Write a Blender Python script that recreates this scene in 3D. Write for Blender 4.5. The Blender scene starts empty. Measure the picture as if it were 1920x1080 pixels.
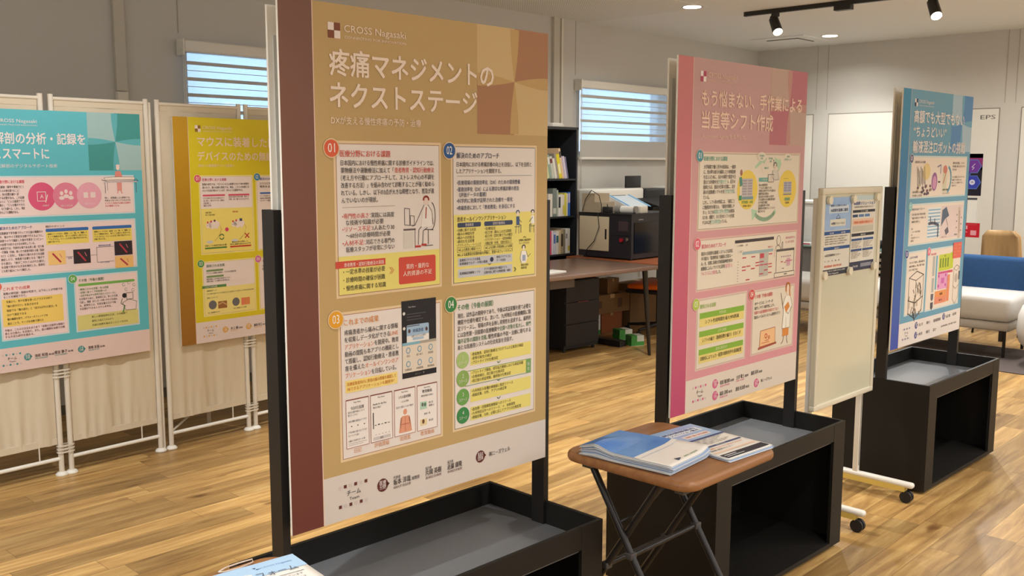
import bpy, bmesh, math, random
from mathutils import Vector, Matrix
random.seed(7)
SC = bpy.context.scene
COL = SC.collection
# ------------------------------------------------------------------ camera
cd = bpy.data.cameras.new('camera'); cam = bpy.data.objects.new('camera', cd); COL.objects.link(cam)
cd.sensor_width = 36.0; cd.lens = 1798.3 / 1920 * 36.0; cd.clip_start = .05; cd.clip_end = 200
cam.matrix_world = Matrix(((0.688628, 0.09212, -0.71924, 0), (-0.725112, 0.090183, -0.6827, 0), (0.001973, 0.991656, 0.128899, 1.5), (0, 0, 0, 1)))
SC.camera = cam
# ------------------------------------------------------------------ view, world
SC.view_settings.view_transform = 'Standard'; SC.view_settings.look = 'None'
SC.view_settings.gamma = 1.0; SC.view_settings.exposure = 0.0; SC.view_settings.use_curve_mapping = False
W = bpy.data.worlds.new('sky'); SC.world = W; W.use_nodes = True
W.node_tree.nodes['Background'].inputs[0].default_value = (.46, .70, 1.0, 1)
W.node_tree.nodes['Background'].inputs[1].default_value = 4.2
# ------------------------------------------------------------------ ceiling lamps plus added lights out of view (daylight comes through the blinds)
WARM = (1.0, .98, .94)
def area(x, y, power, size=.35, col=WARM, z=2.77, spread=150):
    l = bpy.data.lights.new('downlight_and_fill', 'AREA'); l.shape = 'DISK'; l.size = size; l.energy = power; l.color = col
    l.spread = math.radians(spread)
    o = bpy.data.objects.new('downlight_and_fill', l); COL.objects.link(o); o.location = (x, y, z); return o
def spot(x, y, z, tx, ty, tz, power, ang=60, blend=.5, col=WARM, rad=.03):
    l = bpy.data.lights.new('spot', 'SPOT'); l.energy = power; l.color = col; l.spot_size = math.radians(ang); l.spot_blend = blend; l.shadow_soft_size = rad
    o = bpy.data.objects.new('spot', l); COL.objects.link(o); o.location = (x, y, z)
    o.rotation_euler = (Vector((tx, ty, tz)) - Vector((x, y, z))).to_track_quat('-Z', 'Y').to_euler(); return o
for x, y, p in [(7.0, 4.58, 10), (9.51, 4.56, 10), (0.2, -1.8, 30), (2.6, -1.2, 30), (5.4, -1.2, 30), (8.2, -.6, 30), (-1.5, 1.2, 20)]:  # first two are the modelled ceiling lights, the others unseen and added
    area(x, y, p)
# round fill lights added out of view to brighten ceiling, walls and posters
def added_fill(x, y, z, power, r=.22, col=(.96, 1.0, 1.05)):
    l = bpy.data.lights.new('added_fill', 'POINT'); l.energy = power; l.color = col; l.shadow_soft_size = r
    o = bpy.data.objects.new('added_fill', l); COL.objects.link(o); o.location = (x, y, z); return o
for x, y, p in [(.4, -2.4, 38), (4.2, -2.8, 56), (8.2, -2.2, 80), (-2.2, .8, 50), (-1.8, 3.4, 34)]: added_fill(x, y, 2.25, p)
# spotlights: two track heads, the rest unseen, placed to light floor, curtains and doors
spot(3.2, 3.3, 2.7, 3.6, 3.2, 0, 250, 80, .6)
spot(1.6, 3.05, 2.7, 1.9, 4.6, .2, 85, 75, .5)
spot(.2, 3.0, 2.7, .4, 4.6, .2, 75, 75, .5)
spot(5.0, 3.1, 2.7, 4.9, 3.4, 0, 230, 80, .6)
spot(7.32, 3.99, 2.58, 6.2, 2.4, 0, 150, 70, .6)
spot(7.62, 2.74, 2.58, 6.4, 1.4, 0, 190, 75, .6)
spot(8.6, 1.9, 2.65, 10.2, 3.2, 1.0, 70, 75, .7, (1, .93, .84))
spot(8.9, 4.0, 2.65, 10.2, 4.6, 1.0, 85, 75, .7, (1, .97, .92))
spot(2.4, .2, 2.7, 2.5, .9, 0, 60, 90, .6)
spot(4.6, .4, 2.7, 4.9, .6, 0, 90, 90, .6)

spot(.3, 1.5, 2.7, .6, 2.4, 0, 110, 80, .7); spot(7.9, 2.5, 2.7, 8.0, 2.7, .4, 120, 55, .7)  # added to brighten the left floor; unseen spot over the bench
spot(4.7, 4.0, 2.72, 6.5, 5.1, .9, 75, 60, .8)  # added to lift the under-lit office corner, no fixture there
area(8.3, 2.5, 22); area(9.2, 1.4, 16)  # unseen area lights added to brighten the lounge bench and chairs
# ================================================================== materials
def lin(c): c = c / 255.0; return c / 12.92 if c <= .04045 else ((c + .055) / 1.055) ** 2.4
def L3(rgb): return tuple(lin(c) for c in rgb)
MC = {}
def mat(rgb, rough=.6, metal=0.0, spec=.4, emit=0.0, name=None, trans=0.0, alpha=1.0):
    key = (tuple(rgb), rough, metal, spec, emit, trans, alpha)
    if key in MC: return MC[key]
    m = bpy.data.materials.new(name or 'm_%02x%02x%02x' % tuple(int(c) for c in rgb)); m.use_nodes = True
    b = m.node_tree.nodes['Principled BSDF']; c = L3(rgb)
    b.inputs['Base Color'].default_value = (*c, 1); b.inputs['Roughness'].default_value = rough
    b.inputs['Metallic'].default_value = metal; b.inputs['Specular IOR Level'].default_value = spec
    if emit: b.inputs['Emission Color'].default_value = (*c, 1); b.inputs['Emission Strength'].default_value = emit
    if trans: b.inputs['Transmission Weight'].default_value = trans
    if alpha < 1: b.inputs['Alpha'].default_value = alpha
    MC[key] = m; return m
def nodes(m): return m.node_tree.nodes, m.node_tree.links, m.node_tree.nodes['Principled BSDF']
def noisy(rgb, rgb2, scale=8, rough=.6, spec=.4, bump=0.0, stretch=(1, 1, 1), metal=0, detail=4, coord='Object'):
    m = bpy.data.materials.new('noisy'); m.use_nodes = True; N, K, b = nodes(m)
    tc = N.new('ShaderNodeTexCoord'); mp = N.new('ShaderNodeMapping'); mp.inputs['Scale'].default_value = stretch
    n = N.new('ShaderNodeTexNoise'); n.inputs['Scale'].default_value = scale; n.inputs['Detail'].default_value = detail
    mx = N.new('ShaderNodeMix'); mx.data_type = 'RGBA'; mx.inputs[6].default_value = (*L3(rgb), 1); mx.inputs[7].default_value = (*L3(rgb2), 1)
    K.new(tc.outputs[coord], mp.inputs[0]); K.new(mp.outputs[0], n.inputs['Vector']); K.new(n.outputs['Fac'], mx.inputs[0]); K.new(mx.outputs[2], b.inputs['Base Color'])
    b.inputs['Roughness'].default_value = rough; b.inputs['Specular IOR Level'].default_value = spec; b.inputs['Metallic'].default_value = metal
    if bump:
        bp = N.new('ShaderNodeBump'); bp.inputs['Strength'].default_value = bump; bp.inputs['Distance'].default_value = .01
        K.new(n.outputs['Fac'], bp.inputs['Height']); K.new(bp.outputs[0], b.inputs['Normal'])
    return m
def gradient(rgb_bottom, rgb_top, rough=.5):
    m = bpy.data.materials.new('print_gradient'); m.use_nodes = True; N, K, b = nodes(m)
    tc = N.new('ShaderNodeTexCoord'); sp = N.new('ShaderNodeSeparateXYZ'); mx = N.new('ShaderNodeMix'); mx.data_type = 'RGBA'
    mx.inputs[6].default_value = (*L3(rgb_bottom), 1); mx.inputs[7].default_value = (*L3(rgb_top), 1)
    K.new(tc.outputs['Generated'], sp.inputs[0]); K.new(sp.outputs['Z'], mx.inputs[0]); K.new(mx.outputs[2], b.inputs['Base Color'])
    b.inputs['Roughness'].default_value = rough; return m
def floor_mat():
    m = bpy.data.materials.new('oak_plank_floor'); m.use_nodes = True; N, K, b = nodes(m)
    def math_(op, a, b_=None, clamp=False):
        n = N.new('ShaderNodeMath'); n.operation = op; n.use_clamp = clamp
        for i, v in enumerate((a, b_)):
            if v is None: continue
            if isinstance(v, (int, float)): n.inputs[i].default_value = v
            else: K.new(v, n.inputs[i])
        return n.outputs[0]
    tc = N.new('ShaderNodeTexCoord'); sp = N.new('ShaderNodeSeparateXYZ'); K.new(tc.outputs['Object'], sp.inputs[0])
    X, Y = sp.outputs['X'], sp.outputs['Y']; PW, PL = .118, .95
    row = math_('FLOOR', math_('DIVIDE', Y, PW)); wn = N.new('ShaderNodeTexWhiteNoise'); wn.noise_dimensions = '1D'; K.new(row, wn.inputs['W'])
    xs = math_('ADD', math_('DIVIDE', X, PL), math_('MULTIPLY', wn.outputs['Value'], 7.3))
    colm = math_('FLOOR', xs); cb = N.new('ShaderNodeCombineXYZ'); K.new(row, cb.inputs[0]); K.new(colm, cb.inputs[1])
    w2 = N.new('ShaderNodeTexWhiteNoise'); w2.noise_dimensions = '2D'; K.new(cb.outputs[0], w2.inputs['Vector'])
    # grain coordinates: shifted per plank, stretched along the plank
    sc = N.new('ShaderNodeVectorMath'); sc.operation = 'SCALE'; K.new(w2.outputs['Color'], sc.inputs[0]); sc.inputs['Scale'].default_value = 9.0
    ad = N.new('ShaderNodeVectorMath'); ad.operation = 'ADD'; K.new(tc.outputs['Object'], ad.inputs[0]); K.new(sc.outputs[0], ad.inputs[1])
    mp = N.new('ShaderNodeMapping'); mp.inputs['Scale'].default_value = (.9, 9, 1); K.new(ad.outputs[0], mp.inputs[0])
    n1 = N.new('ShaderNodeTexNoise'); n1.inputs['Scale'].default_value = 2.2; n1.inputs['Detail'].default_value = 7; n1.inputs['Roughness'].default_value = .62; n1.inputs['Distortion'].default_value = .7; K.new(mp.outputs[0], n1.inputs['Vector'])
    mp2 = N.new('ShaderNodeMapping'); mp2.inputs['Scale'].default_value = (2.6, 6.5, 1); K.new(ad.outputs[0], mp2.inputs[0])
    n2 = N.new('ShaderNodeTexNoise'); n2.inputs['Scale'].default_value = 1.2; n2.inputs['Detail'].default_value = 2; K.new(mp2.outputs[0], n2.inputs['Vector'])
    cr = N.new('ShaderNodeValToRGB'); K.new(n1.outputs['Fac'], cr.inputs[0]); e = cr.color_ramp.elements
    e[0].position = .22; e[0].color = (*L3((118, 84, 46)), 1); e[1].position = .78; e[1].color = (*L3((216, 182, 120)), 1)
    k = e.new(.5); k.color = (*L3((175, 138, 84)), 1)
    kn = N.new('ShaderNodeValToRGB'); K.new(n2.outputs['Fac'], kn.inputs[0]); kn.color_ramp.elements[0].position = .70; kn.color_ramp.elements[0].color = (1, 1, 1, 1)
    kn.color_ramp.elements[1].position = .80; kn.color_ramp.elements[1].color = (*L3((150, 120, 100)), 1)
    m1 = N.new('ShaderNodeMix'); m1.data_type = 'RGBA'; m1.blend_type = 'MULTIPLY'; m1.inputs[0].default_value = 1; K.new(cr.outputs[0], m1.inputs[6]); K.new(kn.outputs[0], m1.inputs[7])
    hsv = N.new('ShaderNodeHueSaturation'); K.new(m1.outputs[2], hsv.inputs['Color'])
    K.new(math_('ADD', math_('MULTIPLY', w2.outputs['Value'], .56), .76), hsv.inputs['Value'])
    fy = math_('FRACT', math_('DIVIDE', Y, PW)); fx = math_('FRACT', xs)
    gy = math_('LESS_THAN', fy, .018); gx = math_('LESS_THAN', fx, .0022); g = math_('MAXIMUM', gy, gx)
    m2 = N.new('ShaderNodeMix'); m2.data_type = 'RGBA'; K.new(math_('MULTIPLY', g, .65), m2.inputs[0]); K.new(hsv.outputs[0], m2.inputs[6]); m2.inputs[7].default_value = (*L3((80, 52, 28)), 1)
    K.new(m2.outputs[2], b.inputs['Base Color']); b.inputs['Roughness'].default_value = .36; b.inputs['Specular IOR Level'].default_value = .45
    bp = N.new('ShaderNodeBump'); bp.inputs['Strength'].default_value = .12; bp.inputs['Distance'].default_value = .002; K.new(math_('SUBTRACT', n1.outputs['Fac'], g), bp.inputs['Height']); K.new(bp.outputs[0], b.inputs['Normal'])
    return m
WALL = noisy((203, 200, 193), (197, 194, 187), 1.5, .8, .2)
CEIL = mat((230, 233, 234), .85, spec=.2)
BLK = mat((34, 31, 30), .42, spec=.45, name='black_powder_coat')
BOXM = mat((31, 29, 27), .5, spec=.28, name='charcoal_sheet_metal')
TRAYM = mat((116, 119, 124), .26, spec=.5, name='grey_tray_sheet')
WHT = mat((228, 224, 214), .4, name='white_paint')
FOAM = mat((232, 228, 218), .6, name='foam_board')
WOODT = noisy((120, 78, 46), (176, 126, 82), 2.2, .4, .4, 0, (1.6, 26, 26))

# ================================================================== mesh helpers
class MB:
    def __init__(s): s.v = []; s.f = []; s.m = []; s.ms = []; s.sm = []
    def mi(s, m):
        if m not in s.ms: s.ms.append(m)
        return s.ms.index(m)
    def add(s, vs, fs, m, smooth=False):
        o = len(s.v); s.v += [tuple(p) for p in vs]; k = s.mi(m)
        for f in fs: s.f.append([i + o for i in f]); s.m.append(k); s.sm.append(smooth)
        return s
    def box(s, x0, x1, y0, y1, z0, z1, m, M=None, bev=0):
        if bev: return s.bevbox(x0, x1, y0, y1, z0, z1, m, bev, M)
        vs = [Vector((x, y, z)) for z in (z0, z1) for y in (y0, y1) for x in (x0, x1)]
        if M is not None: vs = [M @ p for p in vs]
        return s.add(vs, [(0, 2, 3, 1), (4, 5, 7, 6), (0, 1, 5, 4), (2, 6, 7, 3), (0, 4, 6, 2), (1, 3, 7, 5)], m)
    def bevbox(s, x0, x1, y0, y1, z0, z1, m, r, M=None, seg=3):
        bm = bmesh.new(); bmesh.ops.create_cube(bm, size=1)
        for p in bm.verts: p.co = Vector(((x0 + x1) / 2 + p.co.x * (x1 - x0), (y0 + y1) / 2 + p.co.y * (y1 - y0), (z0 + z1) / 2 + p.co.z * (z1 - z0)))
        bmesh.ops.bevel(bm, geom=bm.edges[:], offset=r, segments=seg, profile=.5, affect='EDGES')
        bm.verts.index_update(); vs = [(M @ p.co if M is not None else p.co.copy()) for p in bm.verts]; fs = [[q.index for q in f.verts] for f in bm.faces]; bm.free()
        return s.add(vs, fs, m, True)
    def cyl(s, a, b, r, m, n=14, r2=None, caps=True):
        a = Vector(a); b = Vector(b); r2 = r if r2 is None else r2; d = (b - a).normalized()
        t = d.cross(Vector((0, 0, 1)) if abs(d.z) < .9 else Vector((1, 0, 0))).normalized(); w = d.cross(t)
        vs = [a + (t * math.cos(k * 2 * math.pi / n) + w * math.sin(k * 2 * math.pi / n)) * r for k in range(n)] + [b + (t * math.cos(k * 2 * math.pi / n) + w * math.sin(k * 2 * math.pi / n)) * r2 for k in range(n)]
        s.add(vs, [(k, (k + 1) % n, n + (k + 1) % n, n + k) for k in range(n)], m, True)
        if caps: s.add(vs, [tuple(range(n - 1, -1, -1)), tuple(range(n, 2 * n))], m)
        return s
    def tube(s, pts, r, m, n=8):
        pts = [Vector(p) for p in pts]; rings = []
        for i, p in enumerate(pts):
            d = (pts[min(i + 1, len(pts) - 1)] - pts[max(i - 1, 0)]).normalized()
            t = d.cross(Vector((0, .3, 1)) if abs(d.z) < .9 else Vector((1, 0, 0))).normalized(); w = d.cross(t)
            rings.append([p + (t * math.cos(k * 2 * math.pi / n) + w * math.sin(k * 2 * math.pi / n)) * r for k in range(n)])
        fs = [(i * n + k, i * n + (k + 1) % n, (i + 1) * n + (k + 1) % n, (i + 1) * n + k) for i in range(len(pts) - 1) for k in range(n)]
        fs += [tuple(range(n - 1, -1, -1)), tuple((len(pts) - 1) * n + k for k in range(n))]
        return s.add([q for R_ in rings for q in R_], fs, m, True)
    def lathe(s, prof, cx, cy, m, n=24, cz=0):
        vs = [(cx + r * math.cos(k * 2 * math.pi / n), cy + r * math.sin(k * 2 * math.pi / n), cz + z) for r, z in prof for k in range(n)]
        fs = [(i * n + k, i * n + (k + 1) % n, (i + 1) * n + (k + 1) % n, (i + 1) * n + k) for i in range(len(prof) - 1) for k in range(n)]
        fs += [tuple(range(n - 1, -1, -1)), tuple((len(prof) - 1) * n + k for k in range(n))]
        return s.add(vs, fs, m, True)
    def prism(s, pts, z0, z1, m, M=None, smooth=False):
        n = len(pts); vs = [Vector((x, y, z0)) for x, y in pts] + [Vector((x, y, z1)) for x, y in pts]
        if M is not None: vs = [M @ p for p in vs]
        s.add(vs, [(k, (k + 1) % n, n + (k + 1) % n, n + k) for k in range(n)], m, smooth)
        return s.add(vs, [tuple(range(n - 1, -1, -1)), tuple(range(n, 2 * n))], m)
    def build(s, name, parent=None, auto=True):
        me = bpy.data.meshes.new(name); me.from_pydata(s.v, [], s.f)
        for m in s.ms: me.materials.append(m)
        me.polygons.foreach_set('material_index', s.m); me.polygons.foreach_set('use_smooth', s.sm); me.update()
        o = bpy.data.objects.new(name, me); COL.objects.link(o)
        if parent: o.parent = parent
        return o
def rrect2(x0, x1, y0, y1, r, n=6):
    out = []
    for cx, cy, a in ((x1 - r, y1 - r, 0), (x0 + r, y1 - r, 90), (x0 + r, y0 + r, 180), (x1 - r, y0 + r, 270)):
        for k in range(n + 1):
            t = math.radians(a + 90 * k / n); out.append((cx + r * math.cos(t), cy + r * math.sin(t)))
    return out
def thing(name, label, cat, loc=(0, 0, 0), rz=0.0, group=None):
    o = bpy.data.objects.new(name, None); COL.objects.link(o); o.location = loc; o.rotation_euler = (0, 0, rz); o.empty_display_size = .1
    o['label'] = label; o['category'] = cat
    if group: o['group'] = group
    return o
def tag(o, label, cat, group=None):
    o['label'] = label; o['category'] = cat
    if group: o['group'] = group
    return o
def struct(o): o['kind'] = 'structure'; return o
def sub(o, parent): o.parent = parent; return o

# ================================================================== room shell
YB, XR, XL, YF, H = 5.8, 10.28, -3.0, -4.0, 2.8
o = MB().box(XL - .2, XR + .2, YF - .2, YB + .2, -.12, 0, floor_mat()).build('floor'); struct(o)
def ceil_mat():
    m = bpy.data.materials.new('ceiling_moire'); m.use_nodes = True; N, K, b = nodes(m)  # stripes stand in for moire of fine perforation, no real ribs
    tc = N.new('ShaderNodeTexCoord'); dt = N.new('ShaderNodeVectorMath'); dt.operation = 'DOT_PRODUCT'; dt.inputs[1].default_value = (-.6846 * 350, .7289 * 350, 0)
    K.new(tc.outputs['Object'], dt.inputs[0]); sn = N.new('ShaderNodeMath'); sn.operation = 'SINE'; K.new(dt.outputs['Value'], sn.inputs[0])
    mr = N.new('ShaderNodeMapRange'); mr.inputs[1].default_value = -1; mr.inputs[2].default_value = 1; K.new(sn.outputs[0], mr.inputs[0]); mx = N.new('ShaderNodeMix'); mx.data_type = 'RGBA'
    mx.inputs[6].default_value = (*L3((212, 214, 212)), 1); mx.inputs[7].default_value = (*L3((234, 237, 236)), 1); K.new(mr.outputs[0], mx.inputs[0]); K.new(mx.outputs[2], b.inputs['Base Color'])
    b.inputs['Roughness'].default_value = .85; return m
o = MB().box(XL - .2, XR + .2, YF - .2, YB + .2, H, H + .12, CEIL).build('ceiling'); struct(o)
o = MB().box(3.2, 7.1, 4.5, YB - .001, H - .004, H + .001, ceil_mat()).build('moire_panel', o)
W1, W2 = (3.1, 4.50), (7.02, 8.42); WZ0, WZ1 = 1.58, 2.26
b = MB()
xs = [XL - .2, W1[0], W1[1], W2[0], W2[1], XR]
for i in range(5):
    if i in (1, 3): b.box(xs[i], xs[i + 1], YB, YB + .2, 0, WZ0, WALL); b.box(xs[i], xs[i + 1], YB, YB + .2, WZ1, H, WALL)
    else: b.box(xs[i], xs[i + 1], YB, YB + .2, 0, H, WALL)
struct(b.build('wall_back'))
struct(MB().box(XR, XR + .2, YF - .2, YB + .2, 0, H, WALL).build('wall_right'))
struct(MB().box(XL - .2, XL, YF, YB, 0, H, WALL).build('wall_left'))
struct(MB().box(XL, XR, YF - .2, YF, 0, H, WALL).build('wall_front'))
struct(MB().box(XL, 9.9, YB - .012, YB - .001, 0, .06, mat((120, 112, 102), .6)).build('baseboard_back'))
struct(MB().box(XR - .012, XR - .001, 4.93, YB - .02, 0, .06, mat((150, 145, 138), .6)).build('baseboard_right'))
GLASS = mat((235, 240, 245), .02, trans=1.0, spec=.5, name='window_glass')
for i, (a, c) in enumerate((W1, W2)):
    fr = MB(); A = mat((214, 210, 202), .4, .2)
    fr.box(a, a + .035, YB + .07, YB + .12, WZ0, WZ1, A).box(c - .035, c, YB + .07, YB + .12, WZ0, WZ1, A).box(a + .035, c - .035, YB + .07, YB + .12, WZ0, WZ0 + .035, A).box(a + .035, c - .035, YB + .07, YB + .12, WZ1 - .035, WZ1, A)
    f = struct(fr.build('window_%d' % (i + 1))); MB().box(a + .035, c - .035, YB + .09, YB + .096, WZ0 + .035, WZ1 - .035, GLASS).build('pane', f)
    MB().box(a - .05, c + .05, YB - .03, YB + .07, WZ0 - .025, WZ0, WHT).build('window_sill', f)
# seams, pilaster strips
SEAM = mat((172, 168, 160), .8)
tn = 0
def trim(x0, x1, y0, y1, z0, z1, m):
    global tn; tn += 1; return struct(MB().box(x0, x1, y0, y1, z0, z1, m).build('trim_%d' % tn))
LT = mat((222, 216, 202), .6)
trim(2.625, 2.69, YB - .03, YB - .001, 1.93, H - .002, mat((196, 190, 176), .6)); trim(2.625, 2.69, YB - .034, YB - .001, 0.07, 1.925, LT)
trim(6.62, 6.70, YB - .03, YB - .001, 1.86, H - .002, mat((196, 190, 176), .6)); trim(6.735, 6.765, YB - .03, YB - .001, 0.07, 1.855, LT)
trim(6.735, 6.76, YB - .02, YB - .001, 1.86, H - .002, LT)
for x in (3.045, 6.95): trim(x, x + .006, YB - .003, YB - .0005, 2.31, H - .002, SEAM)
for y, z in ((3.083, 2.1), (2.985, 2.1), (5.055, 2.1), (4.931, 2.1)): trim(XR - .003, XR - .0005, y, y + .006, z, H - .002, SEAM)
DOORM = mat((220, 217, 208), .5)
for n, (y0, y1) in enumerate(((3.124, 4.905), (1.1, 2.93), (5.08, 5.7))):
    b = MB(); b.box(XR - .006, XR - .001, y0, y1, 0, 2.055, mat((140, 134, 124), .6)); b.box(XR - .012, XR - .006, y0 + .008, y1 - .008, .004, 2.045, DOORM)
    d = struct(b.build('door_%d' % (n + 1)))
    if n == 0: D1 = d

# ================================================================== flat print helper
TXT = {}
def text_mesh(s):
    k = s
    if k in TXT: return TXT[k]
    c = bpy.data.curves.new('tmp', 'FONT'); c.body = s; c.resolution_u = 2
    o = bpy.data.objects.new('tmp', c); COL.objects.link(o); bpy.context.view_layer.update()
    m = o.evaluated_get(bpy.context.evaluated_depsgraph_get()).to_mesh()
    vs = [(v.co.x, v.co.y) for v in m.vertices]; fs = [list(p.vertices) for p in m.polygons]
    bpy.data.objects.remove(o); bpy.data.curves.remove(c)
    if vs: x0 = min(p[0] for p in vs); x1 = max(p[0] for p in vs)
    else: x0, x1 = 0, 1
    TXT[k] = (vs, fs, x0, x1); return TXT[k]
class Flat:
    """Printed shapes on a board: u to the right, v down, both in mm from the top left corner; ly is the printing order."""
    def __init__(s, Hh=1189, base=1): s.mb = MB(); s.H = Hh; s.base = base; s.n = 0
    def P(s, u, v, ly): return (u / 1000.0, -(s.base + ly) * .00022, (s.H - v) / 1000.0)
    def m(s, c): return c if not isinstance(c, tuple) else mat(c, .55, spec=.3)
    def poly(s, pts, c, ly=0): s.mb.add([s.P(u, v, ly) for u, v in pts], [list(range(len(pts)))[::-1]], s.m(c)); return s
    def rect(s, u0, v0, u1, v1, c, ly=0): return s.poly([(u0, v0), (u1, v0), (u1, v1), (u0, v1)], c, ly)
    def rr(s, u0, v0, u1, v1, r, c, ly=0): return s.poly(rrect2(u0, u1, v0, v1, r, 4)[::-1], c, ly)
    def ell(s, u, v, a, b, c, ly=0, n=28): return s.poly([(u + a * math.cos(-t * 2 * math.pi / n), v + b * math.sin(-t * 2 * math.pi / n)) for t in range(n)][::-1], c, ly)
    def line(s, pts, w, c, ly=0, close=False):
        if close: pts = list(pts) + [pts[0]]
        for (a, b), (d, e) in zip(pts[:-1], pts[1:]):
            l = math.hypot(d - a, e - b) or 1; nx, ny = -(e - b) / l * w / 2, (d - a) / l * w / 2; ex, ey = (d - a) / l * w * .3, (e - b) / l * w * .3
            s.poly([(a + nx - ex, b + ny - ey), (a - nx - ex, b - ny - ey), (d - nx + ex, e - ny + ey), (d + nx + ex, e + ny + ey)][::-1], c, ly)
        return s
    def frame(s, u0, v0, u1, v1, w, c, ly=0): return s.line([(u0, v0), (u1, v0), (u1, v1), (u0, v1)], w, c, ly, True)
    def arc(s, u, v, r, a0, a1, w, c, ly=0, n=10, ry=None):
        ry = ry or r; return s.line([(u + r * math.cos(math.radians(a0 + (a1 - a0) * k / n)), v + ry * math.sin(math.radians(a0 + (a1 - a0) * k / n))) for k in range(n + 1)], w, c, ly)
    def text(s, t, u, v, h, c, w=None, ly=3, bold=.009, al='l'):
        vs, fs, x0, x1 = text_mesh(t.replace('●', '•'))
        if not vs: return s
        sx = (w / (x1 - x0)) if w else h * 1.0
        W_ = (x1 - x0) * sx
        u0 = u if al == 'l' else (u - W_ / 2 if al == 'c' else u - W_)
        b = max(bold, 0); q = b * h * .75
        shifts = [(0, 0)] if b < .006 else ([(-q, 0), (q, 0)] if b < .02 else [(-q, -q), (q, -q), (-q, q), (q, q)])
        for i, (du, dv) in enumerate(shifts): s.mb.add([s.P(u0 + (x - x0) * sx + du, v - y * h * 1.12 + dv, ly + i * .12) for x, y in vs], fs, s.m(c))
        return s
    def build(s, name, parent): return s.mb.build(name, parent)
INK = (62, 52, 48)
ANG_A = math.radians(-1.336); ANG_S = math.radians(2.513)
UA = Vector((math.cos(ANG_A), math.sin(ANG_A), 0)); VA = Vector((-math.sin(ANG_A), math.cos(ANG_A), 0))
US = Vector((math.cos(ANG_S), math.sin(ANG_S), 0)); VS = Vector((-math.sin(ANG_S), math.cos(ANG_S), 0))

def poster(label, loc, rz, bg, stripe_lo, stripe_hi, light, dark, logo_dark, title, sub_t, tcol, mid=None, foot=(214, 204, 196), H_=1189):
    r = thing('poster', label, 'poster', loc, rz)
    MB().box(0, .841, 0, .007, 0, 1.189, FOAM).build('foam_board', r)
    F = Flat(base=1); F.rect(86, 0, 841, 1077, bg); F.build('background', r)
    F = Flat(base=1); F.rect(0, 0, 84, 1189, gradient(stripe_lo, stripe_hi)).rect(84, 0, 86.5, 1189, (226, 196, 178), 1); F.build('colour_band', r)
    F = Flat(base=1); F.rect(86, 1077, 841, 1189, foot); F.build('footer_band', r)
    # corner pattern: a cross of four squares with bulging edges
    F = Flat(base=2); cx, cy = 711, 137
    mid = mid or bg
    F.rect(576, 0, 711, 137, light).rect(711, 137, 841, 275, light).rect(711, 0, 841, 137, dark).rect(576, 137, 711, 275, dark)
    def lens(ax, ay, bx, by, bulge, ly):
        n = 12; A = []; B = []
        for k in range(n + 1):
            t = k / n; x = ax + (bx - ax) * t; y = ay + (by - ay) * t; s_ = math.sin(t * math.pi / 2) * bulge
            nx, ny = (1, 0) if ax == bx else (0, 1); A.append((x + nx * s_, y + ny * s_)); B.append((x - nx * s_, y - ny * s_))
        pts = A + B[::-1]
        if ax == bx: pts = pts if ay > by else pts[::-1]
        else: pts = pts if ax > bx else pts[::-1]
        F.poly(pts, mid, ly)
    lens(711, 137, 711, 2, 16, 1); lens(711, 137, 711, 273, 16, 1); lens(711, 137, 840, 137, 16, 1); lens(711, 137, 577, 137, 16, 1)
    F.build('corner_pattern', r)
    F = Flat(base=4); F.rect(125, 41, 141, 58, (236, 222, 216)).rect(142, 58, 158, 75, (236, 222, 216)).rect(142, 41, 158, 58, logo_dark).rect(125, 58, 141, 75, logo_dark)
    F.text('CROSS Nagasaki', 168, 59, 20, tcol, 176, bold=-.004).text('CONNECTING FOR INNOVATION', 169, 73, 7, tcol, 175, bold=0); F.build('logo', r)
    for t, u, v, w, h in title: Flat(base=4).text(t, u, v, h, tcol, w, bold=.022).build('headline', r)
    if sub_t: F = Flat(base=4); F.text(sub_t[0], sub_t[1], sub_t[2], sub_t[4], tcol, sub_t[3], bold=.002); F.build('subtitle', r)
    return r
class Section:
    def __init__(s, r, box, num, ncol, title, tcol, tw, paper=(228, 218, 211), edge=(226, 200, 160), inner=(170, 120, 100), badge=None, th=15, txy=None):
        u0, v0, u1, v1 = box; F = Flat(base=2)
        F.rect(u0, v0, u1, v1, edge).rect(u0 + 6, v0 + 6, u1 - 6, v1 - 6, inner, 1).rect(u0 + 7.5, v0 + 7.5, u1 - 7.5, v1 - 7.5, paper, 2)
        s.p = F.build('section_panel', r); bu, bv = badge or (u0 - 6, v0 + 17)
        F = Flat(base=8); F.ell(bu, bv, 22, 22, edge).ell(bu, bv, 19.5, 19.5, ncol, 1).text(num, bu, bv + 9, 26, (244, 238, 228), 19, 2, .0, 'c'); F.build('number_badge', s.p)
        tx, ty = txy or (u0 + 19, v0 + 35)
        F = Flat(base=6); F.text(title, tx, ty, th, tcol, tw, bold=.015); F.build('heading', s.p)
    def part(s, name): F = Flat(base=6); F._n = name; F._p = s.p; return F
def done(*fs):
    for F in fs: F.build(F._n, F._p)
def lines(F, rows, u, v0, dv, em, w, c, bold=.01, ly=3):
    """rows of print: a string, or (string, width)"""
    nat = [0 if isinstance(t, tuple) else text_mesh(t)[3] - text_mesh(t)[2] for t in rows]; mx_ = max(nat) or 1
    for i, t in enumerate(rows):
        if w and nat[i] and nat[i] < .84 * mx_: F.text(t, u, v0 + i * dv, em, c, w * nat[i] / mx_, ly, bold)
        elif isinstance(t, tuple): F.text(t[0], u, v0 + i * dv, em, c, t[1], ly, bold)
        else: F.text(t, u, v0 + i * dv, em, c, w, ly, bold)
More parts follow.
